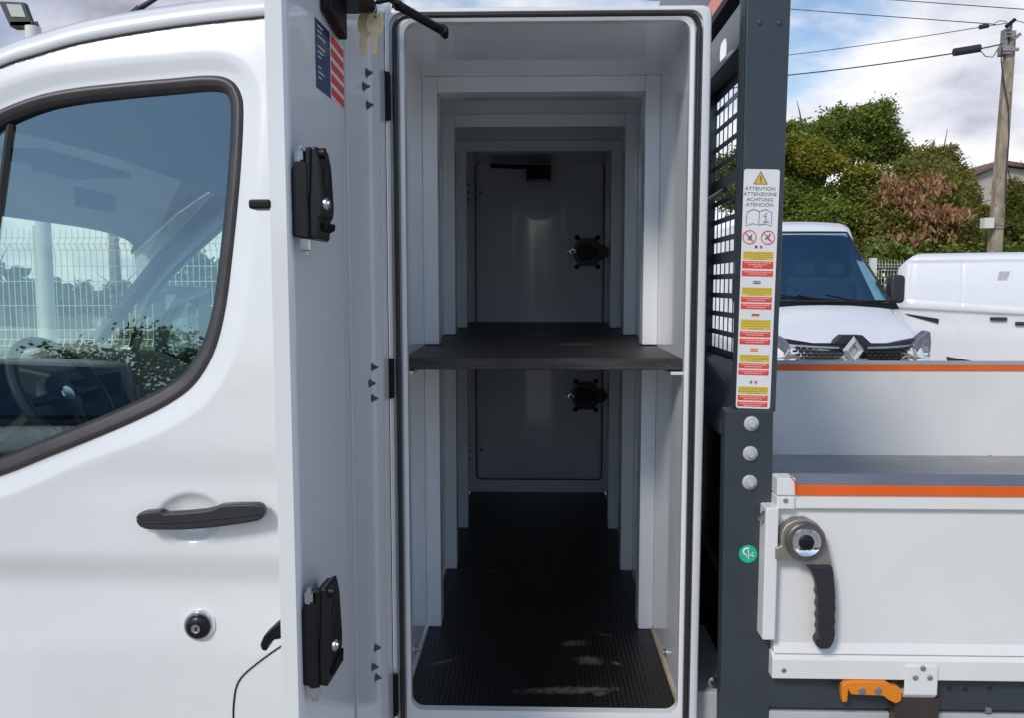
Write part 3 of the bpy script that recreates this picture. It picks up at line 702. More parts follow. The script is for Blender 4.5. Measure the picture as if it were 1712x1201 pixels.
# bolts of the hinges, each with a nut, in three groups
for (bx, by) in ((620, 121), (615, 144), (621, 175), (629, 615), (625, 642), (629, 667), (634, 1084), (630, 1116), (635, 1134)):
    p, s_ = door_pt(bx, by); c = DP(s_, p.z, .009); q = MB()
    q.lathe(c, -dn, [(0, .0095), (.0015, .0095), (.0016, .0062), (.0065, .0062), (.0066, .0032), (.0125, .0030)], 'boltsteel', 6); q.build('hinge_bolt', ldoor, smooth=False)
# hinges in the gap
for (y0_, y1_) in ((118, 200), (600, 668), (1130, 1200)):
    z1_ = W(652, y0_, 1.84).z; z0_ = W(652, y1_, 1.84).z; q = MB(); q.box((-.345, 1.842, z0_), (-.325, 1.868, z1_), 'black'); q.cyl((-.336, 1.838, z0_), (-.336, 1.838, z1_), .006, 'black', 10); q.build('hinge', ldoor, .002)
# label with red and white hatching
pa, sa = door_pt(530, 28); pb, sb = door_pt(555, 100); pc, sc_ = door_pt(576, 60); zt = pa.z; zb = door_pt(530, 143)[0].z
q = MB(); q.prism([DP(sa, zb, .0036), DP(sb, zb, .0036), DP(sb, zt, .0036), DP(sa, zt, .0036)], dn*-.0006, 'blue')
lb = q.build('safety_label', ldoor, smooth=False)
q = MB(); q.prism([DP(sb, zb, .0036), DP(sc_, zb, .0036), DP(sc_, zt, .0036), DP(sb, zt, .0036)], dn*-.0006, 'label'); q.build('label_ground', lb, smooth=False)
q = MB(); nst = 5; hh = (zt-zb)/nst
for i in range(nst):
    z0_ = zb+i*hh; q.prism([DP(sb+.004, z0_+hh*.32, .0034), DP(sc_-.002, z0_+hh*.02, .0034), DP(sc_-.002, z0_+hh*.60, .0034), DP(sb+.004, z0_+hh*.92, .0034)], dn*-.0012, 'red')
q.build('red_hatching', lb, smooth=False)
q = MB()
for i in range(12):
    z_ = zt-.01-i*(zt-zb-.02)/11; s0 = sa+.01; s1 = sa+(sb-sa)*random.uniform(.3, .85)
    if i % 4 != 3: q.prism([DP(s0, z_, .0030), DP(s1, z_, .0030), DP(s1, z_+.0022, .0030), DP(s0, z_+.0022, .0030)], dn*-.0004, 'label')
q.build('label_print', lb, smooth=False)
# gas strut holding the door, and its bracket
g0 = W(738, 50, 1.83); g1 = W(668, 10, 1.66); g2 = W(598, -34, 1.50)
q = MB(); q.cyl(g0, g1, .0095, 'black', 16); q.cyl(g1, g2, .0042, 'blackgloss', 12); q.lathe(g0+Vector((.004, -.012, 0)), (0, 1, 0), [(0, .010), (.012, .012), (.05, .008)], 'black', 14)
q.lathe(g1, (g1-g0), [(0, .0095), (.006, .011), (.014, .008)], 'black', 14)
q.build('gas_strut', ldoor)
p0, s0 = door_pt(538, 12); p1, s1 = door_pt(566, 25)
q = MB(); q.prism([DP(s0, p0.z+.10, .002), DP(s0, p0.z-.005, .002), DP(s1, p0.z-.025, .002), DP(s1, p0.z+.10, .002)], dn*-.018, 'black'); 
p2 = W(600, 8, 1.50); q.box((p2.x-.045, 1.42, p2.z-.010), (p2.x+.03, 1.52, p2.z+.006), 'black'); q.cyl((p2.x+.03, 1.5, p2.z+.004), (p2.x+.07, 1.5, p2.z+.012), .004, 'black')
q.build('strut_bracket_and_reflection', ldoor, .004)
# keys hanging from the strut bracket
Yk = 1.50; kt = thing('key_pair', 'pair of brass keys hanging from the top of the open locker door', 'keys', W(622, 16, Yk))
kt_o = W(622, 16, Yk)
def key(dx, dz, rot, dy):
    q = MB(); k = Yk/F
    pr = [(-13, 4), (-15, 18), (-12, 30), (-8, 33), (-8, 38), (-6, 64), (-1, 67), (4, 64), (5, 50), (3, 44), (6, 38), (6, 33), (12, 30), (15, 18), (13, 4), (9, 0), (-9, 0)]
    c, s = math.cos(rot), math.sin(rot)
    q.prism([((x*c-y*s+dx)*k, dy, (-(x*s+y*c)+dz)*k) for x, y in pr], (0, .0025, 0), 'brass')
    q.cyl(((dx)*k, dy-.0006, (-6+dz)*k), ((dx)*k, dy+.003, (-6+dz)*k), .0028, 'ink', 12)
    q.build('key', kt, .0004)
key(5, -5, .03, 0); key(-9, -3, .14, .008)
q = MB(); k = Yk/F; q.tube([Vector((-1*k, .002, 6*k))+Vector((math.cos(t)*.008, 0, math.sin(t)*.012)) for t in [2*math.pi*i/18 for i in range(18)]], .0009, 'steel', 6, True); q.build('key_ring', kt)

# =================================================================== HEADBOARD
Yp = 1.80
q = MB()
PT = [(1248, -60), (1324, -60)]; 
tl, tr = W(1250, -60, Yp), W(1325, -60, Yp); bl, br = W(1233, 690, Yp), W(1297, 690, Yp)
q.hexa([tl, tr, br, bl]+[p+Vector((0, .03, 0)) for p in (tl, tr, br, bl)], 'gunmetal')
# chamfered inner flange of the post
tl2, bl2 = W(1240, -60, Yp+.022), W(1225, 690, Yp+.022)
q.hexa([tl2, tl+Vector((-.0005, .004, 0)), bl+Vector((-.0005, .004, 0)), bl2, tl2+Vector((0, .012, 0)), tl+Vector((-.0005, .028, 0)), bl+Vector((-.0005, .028, 0)), bl2+Vector((0, .012, 0))], 'gunmetal')
post = part(q.build('headboard_post', bevel=.003))
q = MB(); a, b, c, d = W(1213, 686, Yp-.008), W(1294, 687, Yp-.008), W(1286, 1240, Yp-.008), W(1204, 1240, Yp-.008)
o_ = Vector((0, .045, 0)); q.hexa([a, b, c, d, a+o_, b+o_, c+o_, d+o_], 'gunmetal'); lpost = part(q.build('post_foot', bevel=.005))
for (x, y) in ((1256, 709), (1254, 759), (1253, 807)):
    c = W(x, y, Yp-.008); q = MB(); q.lathe(c, (0, -1, 0), [(0, .0165), (.003, .0165), (.006, .013), (.006, .0095), (.012, .0090), (.014, .007)], 'plug', 28); q.build('bolt_cap', lpost, angle=40)
for (x, y) in ((1271, 37), (1303, 38)):
    c = W(x, y, Yp); q = MB(); q.lathe(c, (0, -1, 0), [(0, .006), (.002, .0055), (.003, .003)], 'gunmetal', 14); q.build('rivet', post)
c = W(1250.5, 927, Yp-.0085)
q = MB(); q.lathe(c, (0, -1, 0), [(0, .0205), (.0008, .0205)], 'teal', 40); gs = q.build('round_sticker', lpost)
q = MB(); k = .00131
def stroke(pts, w, mt, y):
    P_ = [Vector((c.x+x*k, y, c.z-y_*k)) for x, y_ in pts]; q.tube(P_, w, mt, 6)
stroke([(1-7*math.cos(t)-2, -4-6*math.sin(t)) for t in [R(a) for a in range(-70, 120, 15)]], .0021, 'label', c.y-.0012)
stroke([(-6, 4), (6, -2)], .0014, 'ink', c.y-.0020); stroke([(0, -8), (1, 9)], .0013, 'label', c.y-.0022)
stroke([(1, 2), (8, -2), (6, 3), (10, 4)], .0016, 'label', c.y-.0013); stroke([(-4, 5), (4, 1)], .0014, 'label', c.y-.0016)
q.v = q.v
q.build('sticker_emblem', gs)
# warning label
ltl, ltr, lbl, lbr = W(1244, 282, Yp-.0005), W(1304, 283, Yp-.0005), W(1230, 683, Yp-.0005), W(1287, 685, Yp-.0005)
def LB(u, v, off=.0): 
    a = ltl.lerp(ltr, u); b = lbl.lerp(lbr, u); p = a.lerp(b, v); return Vector((p.x, Yp-.0012-off, p.z))
def lrect(q, u0, u1, v0, v1, mt, off=.0004):
    q.prism([LB(u0, v0, off), LB(u1, v0, off), LB(u1, v1, off), LB(u0, v1, off)], (0, .0003, 0), mt)
q = MB(); rr = []
for (cu_, cv_, a0) in ((.93, .010, 0), (.07, .010, 90), (.07, .990, 180), (.93, .990, 270)):
    for kk in range(5): t = R(a0+22.5*kk); rr.append(LB(cu_+.07*math.cos(t), cv_-.010*math.sin(t)))
q.prism(rr, (0, .0010, 0), 'label'); wlab = part(q.build('warning_label', smooth=False))
q = MB(); q.prism([LB(.47, .006, .0004), LB(.27, .062, .0004), LB(.68, .062, .0004)], (0, .0003, 0), 'ink')
q.prism([LB(.47, .013, .0007), LB(.315, .0595, .0007), LB(.635, .0595, .0007)], (0, .0003, 0), 'amber')
lrect(q, .455, .49, .026, .048, 'ink', .001); lrect(q, .455, .49, .051, .056, 'ink', .001); q.build('warning_triangle', wlab, smooth=False)
def text(body, u, v, h, mt, par):
    cu_ = bpy.data.curves.new('t', 'FONT'); cu_.body = body; cu_.size = 1; cu_.align_x = 'CENTER'; cu_.align_y = 'CENTER'
    to = bpy.data.objects.new('t', cu_); scene.collection.objects.link(to); dg = bpy.context.evaluated_depsgraph_get()
    me = bpy.data.meshes.new_from_object(to.evaluated_get(dg)); bpy.data.objects.remove(to); 
    U = (LB(1, v)-LB(0, v)).normalized(); V = Vector((0, 0, 1)); o = LB(u, v, .0008)
    for p in me.vertices: p.co = o+U*(p.co.x*h*1.12)+V*(p.co.y*h)
    me.materials.append(M[mt]); return link('label_text', me, par)
for s_, v_ in (('ATTENTION', .080), ('ATTENZIONE', .102), ('ACHTUNG', .124), ('ATENCIÓN', .145)): text(s_, .47, v_, .0105, 'ink', wlab)
q = MB()
def line(pts, w=.0006, mt='ink', off=.001): q.tube([LB(u, v, off) for u, v in pts], w, mt, 5)
line([(.47, .172), (.30, .163), (.12, .175), (.10, .232), (.28, .222), (.46, .228), (.47, .172), (.64, .163), (.82, .175), (.81, .232), (.64, .222), (.46, .228)])
line([(.58, .190), (.66, .190), (.655, .212)], .0009); line([(.58, .214), (.74, .214)], .0008); line([(.655, .178), (.66, .182)], .0014); q.build('manual_symbol', wlab, smooth=False)
for cu0, kind in ((.215, 0), (.735, 1)):
    q = MB(); hv = .0275; line([(cu0+.185*math.cos(t), .278+hv*math.sin(t)) for t in [R(a) for a in range(0, 361, 15)]], .0009, 'red')
    line([(cu0-.13, .278-hv*.7), (cu0+.13, .278+hv*.7)], .0009, 'red')
    line([(cu0-.08, .266), (cu0-.02, .278), (cu0+.05, .272), (cu0+.03, .290)] if kind == 0 else [(cu0+.06, .262), (cu0, .278), (cu0-.08, .284)], .0013, 'ink', .0014)
    line([(cu0-.05, .290), (cu0+.06, .268)] if kind == 0 else [(cu0-.02, .27), (cu0+.05, .292)], .0010, 'ink', .0014)
    q.build('prohibition_sign', wlab, smooth=False)
blocks = [(.318, 'fr', (.337, .371), (.377, .408), (.416, .440)), (.465, 'uk', (.486, .520), (.525, .548), (.554, .577)), (.602, 'de', (.620, .663), (.670, .694), (.701, .725)),
          (.749, 'es', (.768, .802), (.808, .830), (.836, .858)), (.888, 'it', (.907, .938), (.944, .966), (.972, .992))]
for fv, fl_, y_, r1, r2 in blocks:
    q = MB(); sh = -.0
    if fl_ in ('fr', 'it'):
        lrect(q, .38, .45, fv-.006, fv+.006, 'fblue' if fl_ == 'fr' else 'fgreen'); lrect(q, .52, .59, fv-.006, fv+.006, 'red')
    elif fl_ == 'de': lrect(q, .36, .58, fv-.006, fv-.002, 'ink'); lrect(q, .36, .58, fv-.002, fv+.002, 'red'); lrect(q, .36, .58, fv+.002, fv+.006, 'amber')
    elif fl_ == 'es': lrect(q, .36, .58, fv-.006, fv-.003, 'red'); lrect(q, .36, .58, fv-.003, fv+.003, 'amber'); lrect(q, .36, .58, fv+.003, fv+.006, 'red')
    else:
        lrect(q, .36, .58, fv-.006, fv+.006, 'fblue'); lrect(q, .36, .58, fv-.0015, fv+.0015, 'label', .0008); lrect(q, .455, .485, fv-.006, fv+.006, 'red', .0008)
    q.build('flag', wlab, smooth=False)
    q = MB(); lrect(q, .05, .92, *y_, 'yellow'); 
    nl = 4
    for i in range(nl):
        v_ = y_[0]+(i+.6)*(y_[1]-y_[0])/(nl+.2); w0 = .40 if i < nl-1 else .22; u = .485-w0
        while u < .485+w0: L_ = random.uniform(.03, .09); lrect(q, u, min(u+L_, .485+w0), v_, v_+.0026, 'inkyel', .0008); u += L_+.022
    q.build('caution_text_block', wlab, smooth=False)
    for rr_ in (r1, r2):
        q = MB(); lrect(q, .04, .92, *rr_, 'red')
        for i in range(3 if rr_[1]-rr_[0] > .028 else 2):
            v_ = rr_[0]+.004+i*.0085; w0 = (.38, .26, .12)[i]; u = .48-w0
            while u < .48+w0: L_ = random.uniform(.03, .09); lrect(q, u, min(u+L_, .48+w0), v_, v_+.0038, 'inkred', .0008); u += L_+.018
        q.build('prohibition_text_block', wlab, smooth=False)

# headboard plate with its grille, running across the truck behind the locker
XP = .530
gz0, gz1 = 1.470, 2.205
def guard(y0, y1, par, name):
    q = MB(); ny = max(1, round((y1-y0)/.051)); p_ = (y1-y0)/ny; rows = 14; rz = (gz1-gz0)/rows
    for i in range(ny+1): q.box((XP-.0012, y0+i*p_-.0032, gz0), (XP+.0012, y0+i*p_+.0032, gz1), 'gunmetal')
    for j in range(rows+1): 
        hh_ = .0075 if j not in (5, 9) else .016
        q.box((XP-.0016, y0, gz0+j*rz-hh_), (XP+.0016, y1, gz0+j*rz+hh_), 'gunmetal')
    return q.build(name, par, .001, smooth=False)
q = MB()
q.box((XP-.004, 1.86, .62), (XP+.004, 4.05, gz0), 'gunmetal')
hy, hz = WX(1209, 85, XP).y, WX(1209, 85, XP).z
# upper sheet with an oval hand hole
ov = [Vector((XP, hy+.040*math.copysign(abs(math.cos(t))**.6, math.cos(t)), hz+.030*math.copysign(abs(math.sin(t))**.8, math.sin(t)))) for t in [2*math.pi*i/32 for i in range(32)]]
rc = []
for i in range(32):
    t = 2*math.pi*i/32; c_, s_ = math.cos(t), math.sin(t); m_2 = max(abs(c_), abs(s_)); rc.append(Vector((XP, hy+.2*c_/m_2, hz+.13*s_/m_2)))
y0_, y1_, z0_, z1_ = hy-.2, hy+.2, hz-.13, hz+.13
q.add(ov+rc, [(i, (i+1) % 32, (i+1) % 32+32, i+32) for i in range(32)], 'gunmetal')
q.box((XP-.001, 1.86, gz1), (XP+.001, 4.05, z0_), 'gunmetal'); q.box((XP-.001, 1.86, z1_), (XP+.001, 4.05, 2.85), 'gunmetal')
q.box((XP-.001, 1.86, z0_), (XP+.001, y0_, z1_), 'gunmetal'); q.box((XP-.001, y1_, z0_), (XP+.001, 4.05, z1_), 'gunmetal')
q.box((XP-.004, 1.86, gz0), (XP+.004, 2.07, gz1), 'gunmetal')
for ym in (2.43, 2.93, 3.43): q.box((XP-.03, ym, gz0-.1), (XP+.004, ym+.07, gz1+.05), 'gunmetal')
head = part(q.build('headboard_sheet', smooth=False))
for (a, b) in ((2.07, 2.43), (2.50, 2.93), (3.00, 3.43), (3.50, 3.95)): guard(a, b, head, 'grille')
q = MB(); q.tube([(XP-.03, 2.16, 1.905), (XP-.03, 2.5, 1.895)], .008, 'gunmetal'); q.box((XP-.05, 2.42, 2.02), (XP-.006, 2.52, 2.05), 'gunmetal')
q.prism([(XP-.01, 2.0, gz1+.075), (XP-.05, 2.0, gz1+.012), (XP-.01, 2.0, gz1)], (0, 2.0, 0), 'gunmetal'); q.build('grille_rail', head, .002)
q = MB(); q.prism([(XP-.01, 1.9, gz0-.01), (XP-.09, 1.9, gz0-.14), (XP-.09, 1.9, gz0-.17), (XP-.01, 1.9, gz0-.15)], (0, 2.1, 0), 'gunmetal'); q.build('headboard_ledge', head, .003)
# top rail of the headboard in orange
q = MB(); q.box((.440, 1.93, 2.318), (.468, 4.0, 2.365), 'orange'); q.box((.436, 1.90, 2.296), (.47, 3.98, 2.316), 'darkbay'); part(q.build('headboard_top_rail', bevel=.002))
# dark sheet put in for the shade between locker and headboard, with frame pieces
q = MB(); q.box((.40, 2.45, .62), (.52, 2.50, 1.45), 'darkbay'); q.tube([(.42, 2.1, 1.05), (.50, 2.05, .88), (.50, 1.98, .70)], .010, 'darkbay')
q.box((.392, 1.98, .60), (.52, 2.9, .66), 'darkbay'); part(q.build('gap_shade_frame'))
q = MB(); c = W(1192, 1140, 1.92); q.lathe(c, (0, -1, 0), [(0, .013), (.004, .013), (.006, .008), (.012, .008)], 'steel', 12); part(q.build('bolt'))
q = MB(); a, b = W(1163, 1158, 1.9), W(1206, 1210, 1.9); q.box((a.x, 1.9, b.z-.2), (b.x+.04, 2.3, a.z), 'sillgrey'); part(q.build('sill_plate', bevel=.004))

# =================================================================== LOAD BED
# near drop side
Yn = 1.76
BX1 = 3.4
def zpx(py, Y, px=1500): return W(px, py, Y).z
dz_top, dz_or1, dz_or0, dz_r0, dz_g, dz_bt, dz_b0 = zpx(797, Yn+.03), zpx(812, Yn, 1320), zpx(829, Yn, 1320), zpx(851, Yn, 1320), zpx(866, Yn, 1320), zpx(1104, Yn, 1320), zpx(1136, Yn, 1320)
xl = W(1296, 960, Yn).x
q = MB()
q.box((xl+.004, Yn+.014, dz_b0+.006), (BX1, Yn+.034, dz_or0), 'body'); near = part(q.build('near_drop_side', bevel=.002))
q = MB(); xo = W(1331, 820, Yn).x
q.prism([(xl, Yn, dz_or1+.012-.016), (xl, Yn, dz_r0), (xl, Yn+.02, dz_r0-.005), (xl, Yn+.04, dz_r0), (xl, Yn+.04, dz_or1+.006), (xl, Yn+.006, dz_or1-.002)], (BX1-xl, 0, 0), 'body'); q.build('top_rail', near, .002)
q = MB(); q.prism([(xo, Yn-.003, dz_or1), (xo, Yn-.003, dz_or0), (xo, Yn+.004, dz_or0), (xo, Yn+.004, dz_or1+.003)], (BX1-xo, 0, 0), 'orange'); q.build('orange_strip', near, .0008)
q = MB(); q.box((xl-.003, Yn-.006, dz_r0-.001), (xo-.003, Yn+.045, dz_or0-.002), 'body'); q.box((xl-.003, Yn-.006, dz_or0), (xo-.003, Yn+.045, dz_top+.002), 'body'); q.build('end_cap', near, .003)
q = MB(); q.tube([W(1321, 797, Yn-.006), W(1329, 806, Yn-.008), W(1331, 828, Yn-.008)], .0016, 'orange', 6); q.build('orange_trim', near)
q = MB(); q.prism([(xo, Yn-.001, dz_or1+.0005), (xo, Yn-.001, dz_or1+.0028), (xo, Yn+.040, dz_top+.0025), (xo, Yn+.040, dz_top-.004)], (BX1-xo, 0, 0), 'topface'); q.build('top_face', near)
q = MB(); q.prism([(xl, Yn, dz_bt), (xl, Yn, dz_b0), (xl, Yn+.03, dz_b0), (xl, Yn+.03, dz_bt+.012), (xl, Yn+.014, dz_bt+.012)], (BX1-xl, 0, 0), 'body'); q.build('bottom_rail', near, .002)
bb = W(1398, 1098, Yn)
q = MB(); q.prism([(xl+.004, Yn+.0135, dz_bt+.013), (xl+.004, Yn+.004, dz_bt+.013), (xl+.004, Yn+.0135, dz_bt+.035)], (BX1-xl, 0, 0), 'body'); q.build('bottom_chamfer', near)
q = MB(); a, b = W(1281, 850, Yn-.012), W(1296.5, 1072, Yn-.012); q.box((a.x, Yn-.012, b.z), (b.x, Yn+.05, a.z), 'body'); q.build('end_stop', near, .004, seg=3)
q = MB(); a = W(1280, 862, Yn-.01); q.prism([(a.x, Yn-.005, a.z+.006), (a.x-.016, Yn-.004, a.z-.012), (a.x-.010, Yn-.003, a.z-.016), (a.x, Yn-.005, a.z-.014)], (0, .01, 0), 'steel'); q.build('catch', near)
for (x, y) in ((1313.5, 838), (1310.5, 1122)):
    c = W(x, y, Yn-.006 if y < 900 else Yn); q = MB(); q.lathe(c, (0, -1, 0), [(0, .006), (.0015, .0055), (.0022, .003), (.001, .0025)], 'steel', 14); q.build('screw', near)
# lever handle
Yh = Yn-.018
q = MB(); c = W(1345, 905, Yh)
pl = [(1297, 917), (1306, 914), (1306, 905), (1307, 890), (1315, 878), (1330, 870), (1350, 869), (1368, 878), (1380, 893), (1385, 915), (1392, 947), (1350, 947), (1330, 938), (1297, 938)]
q.prism([W(x, y, Yh) for x, y in pl], (0, .030, 0), 'cast')
lv = q.build('lever_lock', near, .004, seg=3)
q = MB(); q.lathe(c, (0, -1, 0), [(-.005, .043), (.010, .043), (.013, .040), (.013, .033)], 'bronze', 40)
q.lathe(c, (0, -1, 0), [(.006, .033), (.016, .032), (.019, .029), (.014, .018)], 'chrome', 40); q.lathe(c, (0, -1, 0), [(.010, .0175), (.015, .0165), (.0175, .012), (.0185, .004)], 'blackgloss', 32); q.build('lever_hub', lv, angle=40)
q = MB(); g = [(1349, 947), (1392, 947), (1395, 960), (1397, 985), (1398, 1000), (1397.5, 1010), (1398.5, 1020), (1396.5, 1030), (1398, 1040), (1396.5, 1050), (1397.5, 1062), (1395, 1075), (1388, 1087), (1372, 1088), (1364, 1080), (1363, 1071), (1369, 1063), (1366, 1052), (1369, 1044), (1365.5, 1034), (1369, 1024), (1365.5, 1014), (1369, 1004), (1365, 994), (1367, 986), (1364, 972), (1357, 957)]
q.prism([W(x, y, Yh-.006) for x, y in g], (0, .024, 0), 'handle'); q.build('lever_grip', lv, .005, seg=3)
# hinge bracket and orange clamp
q = MB(); a, b = W(1514, 1114, Yn-.006), W(1567, 1172, Yn-.006)
q.prism([(a.x, Yn-.006, a.z), (a.x, Yn-.006, b.z+.012), (a.x, Yn+.004, b.z), (a.x, Yn+.03, b.z), (a.x, Yn+.03, b.z+.01), (a.x, Yn+.0, b.z+.016), (a.x, Yn, a.z)], (b.x-a.x, 0, 0), 'body'); br_ = q.build('hinge_bracket', near, .003)
for (x, y) in ((1543, 1118.5), (1530.5, 1134), (1554.5, 1134)):
    c = W(x, y, Yn-.0065); q = MB(); q.lathe(c, (0, -1, 0), [(0, .0065), (.002, .006), (.003, .0035), (.0015, .003)], 'steel', 14); q.build('screw', br_)
part(mbx('hinge_post', (W(1492, 1180, Yn+.02).x, Yn+.005, .2), (W(1565, 1180, Yn+.02).x, Yn+.06, b.z-.002), 'brownrubber', None))
Yo = Yn-.008
q = MB(); ol = [(1408, 1148), (1414, 1142), (1425, 1141), (1480, 1141), (1490, 1147), (1503, 1150), (1509, 1158), (1507, 1174), (1498, 1178), (1486, 1172), (1477, 1165), (1424, 1163), (1419, 1155), (1417, 1175), (1409, 1176), (1407, 1160)]
q.prism([W(x, y, Yo) for x, y in ol], (0, .016, 0), 'lever'); cl = part(q.build('clamp_lever', bevel=.0025))
for (x, y) in ((1441, 1156), (1468, 1156)):
    c = W(x, y, Yo); q = MB(); q.lathe(c, (0, -1, 0), [(0, .0085), (.002, .0082), (.003, .006)], 'steel', 20); q.build('clamp_bolt', cl)
# sub-frame beam below
q = MB(); zt_ = zpx(1146, Yn+.03); zb_ = zpx(1187, Yn+.03); xb = W(1287, 1160, Yn).x
q.box((xb, Yn+.03, zb_), (BX1, Yn+.10, zt_+.02), 'gunmetal'); beam = part(q.build('bed_beam', bevel=.003))
for (x, y) in ((1588, 1153), (1614, 1154), (1655, 1152)):
    c = W(x, y, Yn+.03); q = MB(); q.lathe(c+Vector((0, .0005, 0)), (0, -1, 0), [(0, .006), (.0012, .006)], 'rubber', 14); q.build('drain_hole', beam)
c = W(1652, 1188, Yn+.03); q = MB(); q.lathe(c, (0, -1, 0), [(0, .008), (.003, .007)], 'steel', 10); q.build('screw', beam)
q = MB(); q.box((xb, Yn+.10, zb_-.0), (BX1, Yn+.9, zb_+.03), 'darkbay'); part(q.build('bed_underframe'))
part(mbx('side_guard', (xb+.01, Yn+.035, .18), (BX1, Yn+.06, zb_-.012), 'sillgrey', None))
# bed floor and far side
Yf = 4.17
zfl = zpx(762, Yf); zft = zpx(612, Yf)
part(mbx('bed_floor', (XP+.01, Yn+.05, zfl-.03), (BX1, Yf, zfl), 'bedgrey', None))
q = MB(); q.box((XP+.01, Yf, zfl-.02), (BX1, Yf+.025, zft-.02), 'body'); far = part(q.build('far_drop_side', bevel=.002))
q = MB(); q.prism([(XP+.01, Yf-.004, zpx(621, Yf)), (XP+.01, Yf-.004, zft), (XP+.01, Yf+.03, zft+.018), (XP+.01, Yf+.03, zpx(621, Yf))], (BX1-XP, 0, 0), 'orange'); q.build('orange_strip', far, .001)
q = MB(); q.prism([(XP+.01, Yf-.004, zft+.0025), (XP+.01, Yf-.004, zft+.006), (XP+.01, Yf+.04, zft+.022), (XP+.01, Yf+.04, zft+.018)], (BX1-XP, 0, 0), 'bedgrey'); q.build('top_face', far)
q = MB(); c = W(1656, 765, Yf-.002); q.lathe(c, (0, -1, 0), [(0, .010), (.003, .008)], mat('rust', (.2, .08, .04), .8), 12); q.build('rusty_rivet', far)
part(mbx('tailboard', (BX1, Yn, zfl), (BX1+.03, Yf+.03, zft), 'body', None))

# =================================================================== VANS BEHIND
def loft(secs, mt, n=40):
    """secs: (y, half width, z bottom, z shoulder, z top, half width at top)"""
    q = MB(); vv = []
    for (y, hw, zb, zs, zt, ht) in secs:
        half = [(0, zb), (hw*.7, zb), (hw*.96, zb+.04), (hw, zb+.18), (hw, zb+(zs-zb)*.5), (hw*.995, zs-.04), (hw*.975, zs), (hw*.975+(ht-hw*.975)*.5, zs+(zt-zs)*.5), (ht, zt-.10*min(1, (zt-zs))), (ht*.95, zt-.035*min(1, (zt-zs)*2)), (ht*.82, zt-.008), (ht*.4, zt+.008), (0, zt+.012)]
        ring = half+[(-x, z) for x, z in half[-2:0:-1]]
        vv += [(x, y, z) for x, z in ring]
    m_ = len(ring)
    q.add(vv, [(i*m_+k, i*m_+(k+1) % m_, (i+1)*m_+(k+1) % m_, (i+1)*m_+k) for i in range(len(secs)-1) for k in range(m_)]+[tuple(range(m_-1, -1, -1)), tuple((len(secs)-1)*m_+k for k in range(m_))], mt)
    return q
def interp_secs(secs, per=4):
    out_ = []
    for i in range(len(secs)-1):
        for k in range(per):
            t = k/per; out_.append(tuple(a+(b-a)*t for a, b in zip(secs[i], secs[i+1])))
    return out_+[secs[-1]]
def wheels(par, pts, r=.34):
    for (x, y, sx) in pts:
        q = MB(); q.lathe((x, y, r), (sx, 0, 0), [(0, .17), (0, r-.03), (.03, r), (.19, r), (.22, r-.03), (.20, .2), (.16, .18)], 'tyre', 32); wo = q.build('wheel', par)
        q = MB(); q.lathe((x, y, r), (sx, 0, 0), [(.12, .19), (.19, .18), (.17, .06), (.20, .05)], 'cast', 24); q.build('rim', wo)

# --- van one, nose to the camera
VY = 8.8; VX = W(1425, 583, VY).x
van = thing('parked_van', 'white van facing the camera with diamond badge on its dark grille', 'van', (VX, VY, 0))
vz = lambda py, dy: W(1425, py, VY+dy).z
secs = [(.05, .78, .30, .86, .95, .74), (.10, .86, .28, .92, 1.04, .80), (.20, .93, .26, .97, 1.10, .80), (.45, .99, .25, 1.05, 1.24, .78), (.75, 1.02, .25, 1.14, 1.38, .76), (.93, 1.03, .25, 1.18, 1.45, .78),
        (1.30, 1.035, .25, 1.25, 1.84, .72), (1.72, 1.035, .25, 1.30, 2.31, .64), (1.86, 1.035, .25, 1.30, 2.44, .66), (2.05, 1.035, .25, 1.30, 2.50, .69), (2.5, 1.035, .25, 1.30, 2.53, .76), (5.3, 1.03, .25, 1.30, 2.53, .78), (5.5, 1.0, .3, 1.3, 2.46, .76)]
q = loft(interp_secs(secs, 3), 'vanwhite')
keep = []
for f_, mi_ in zip(q.f, q.mi):
    cx_, cy_, cz_ = [sum(q.v[i][a] for i in f_)/len(f_) for a in range(3)]
    keep.append(len(f_) > 4 or not (.90 < cy_ < 1.74 and abs(cx_) < .62 and cz_ > 1.30 and min(q.v[i][2] for i in f_) > 1.28 and max(abs(q.v[i][0]) for i in f_) < .72))
q.f = [f_ for f_, k_ in zip(q.f, keep) if k_]; q.mi = [f_ for f_, k_ in zip(q.mi, keep) if k_]
vb = q.build('body', van, angle=55)
q = MB(); bx = [(-.97, 1.0, 1.0), (.97, 1.0, 1.0), (.97, 2.9, 1.0), (-.97, 2.9, 1.0), (-.58, 1.78, 2.36), (.58, 1.78, 2.36), (.66, 2.9, 2.40), (-.66, 2.9, 2.40)]
q.add(bx, [(0, 1, 2, 3), (4, 5, 6, 7), (1, 2, 6, 5), (2, 3, 7, 6), (3, 0, 4, 7)], 'vanin')
q.box((-.85, 1.0, 1.0), (.85, 1.32, 1.44), 'vanin'); q.build('cab_interior', van, smooth=False)
for sx in (-.45, .15, .55):
    q = MB(); q.box((sx-.24, 2.0, 1.1), (sx+.24, 2.14, 1.78), 'seat'); st_ = q.build('seat_back', van, .05); q = MB(); q.box((sx-.12, 2.02, 1.80), (sx+.12, 2.10, 1.98), 'seat'); q.build('headrest', st_, .03)
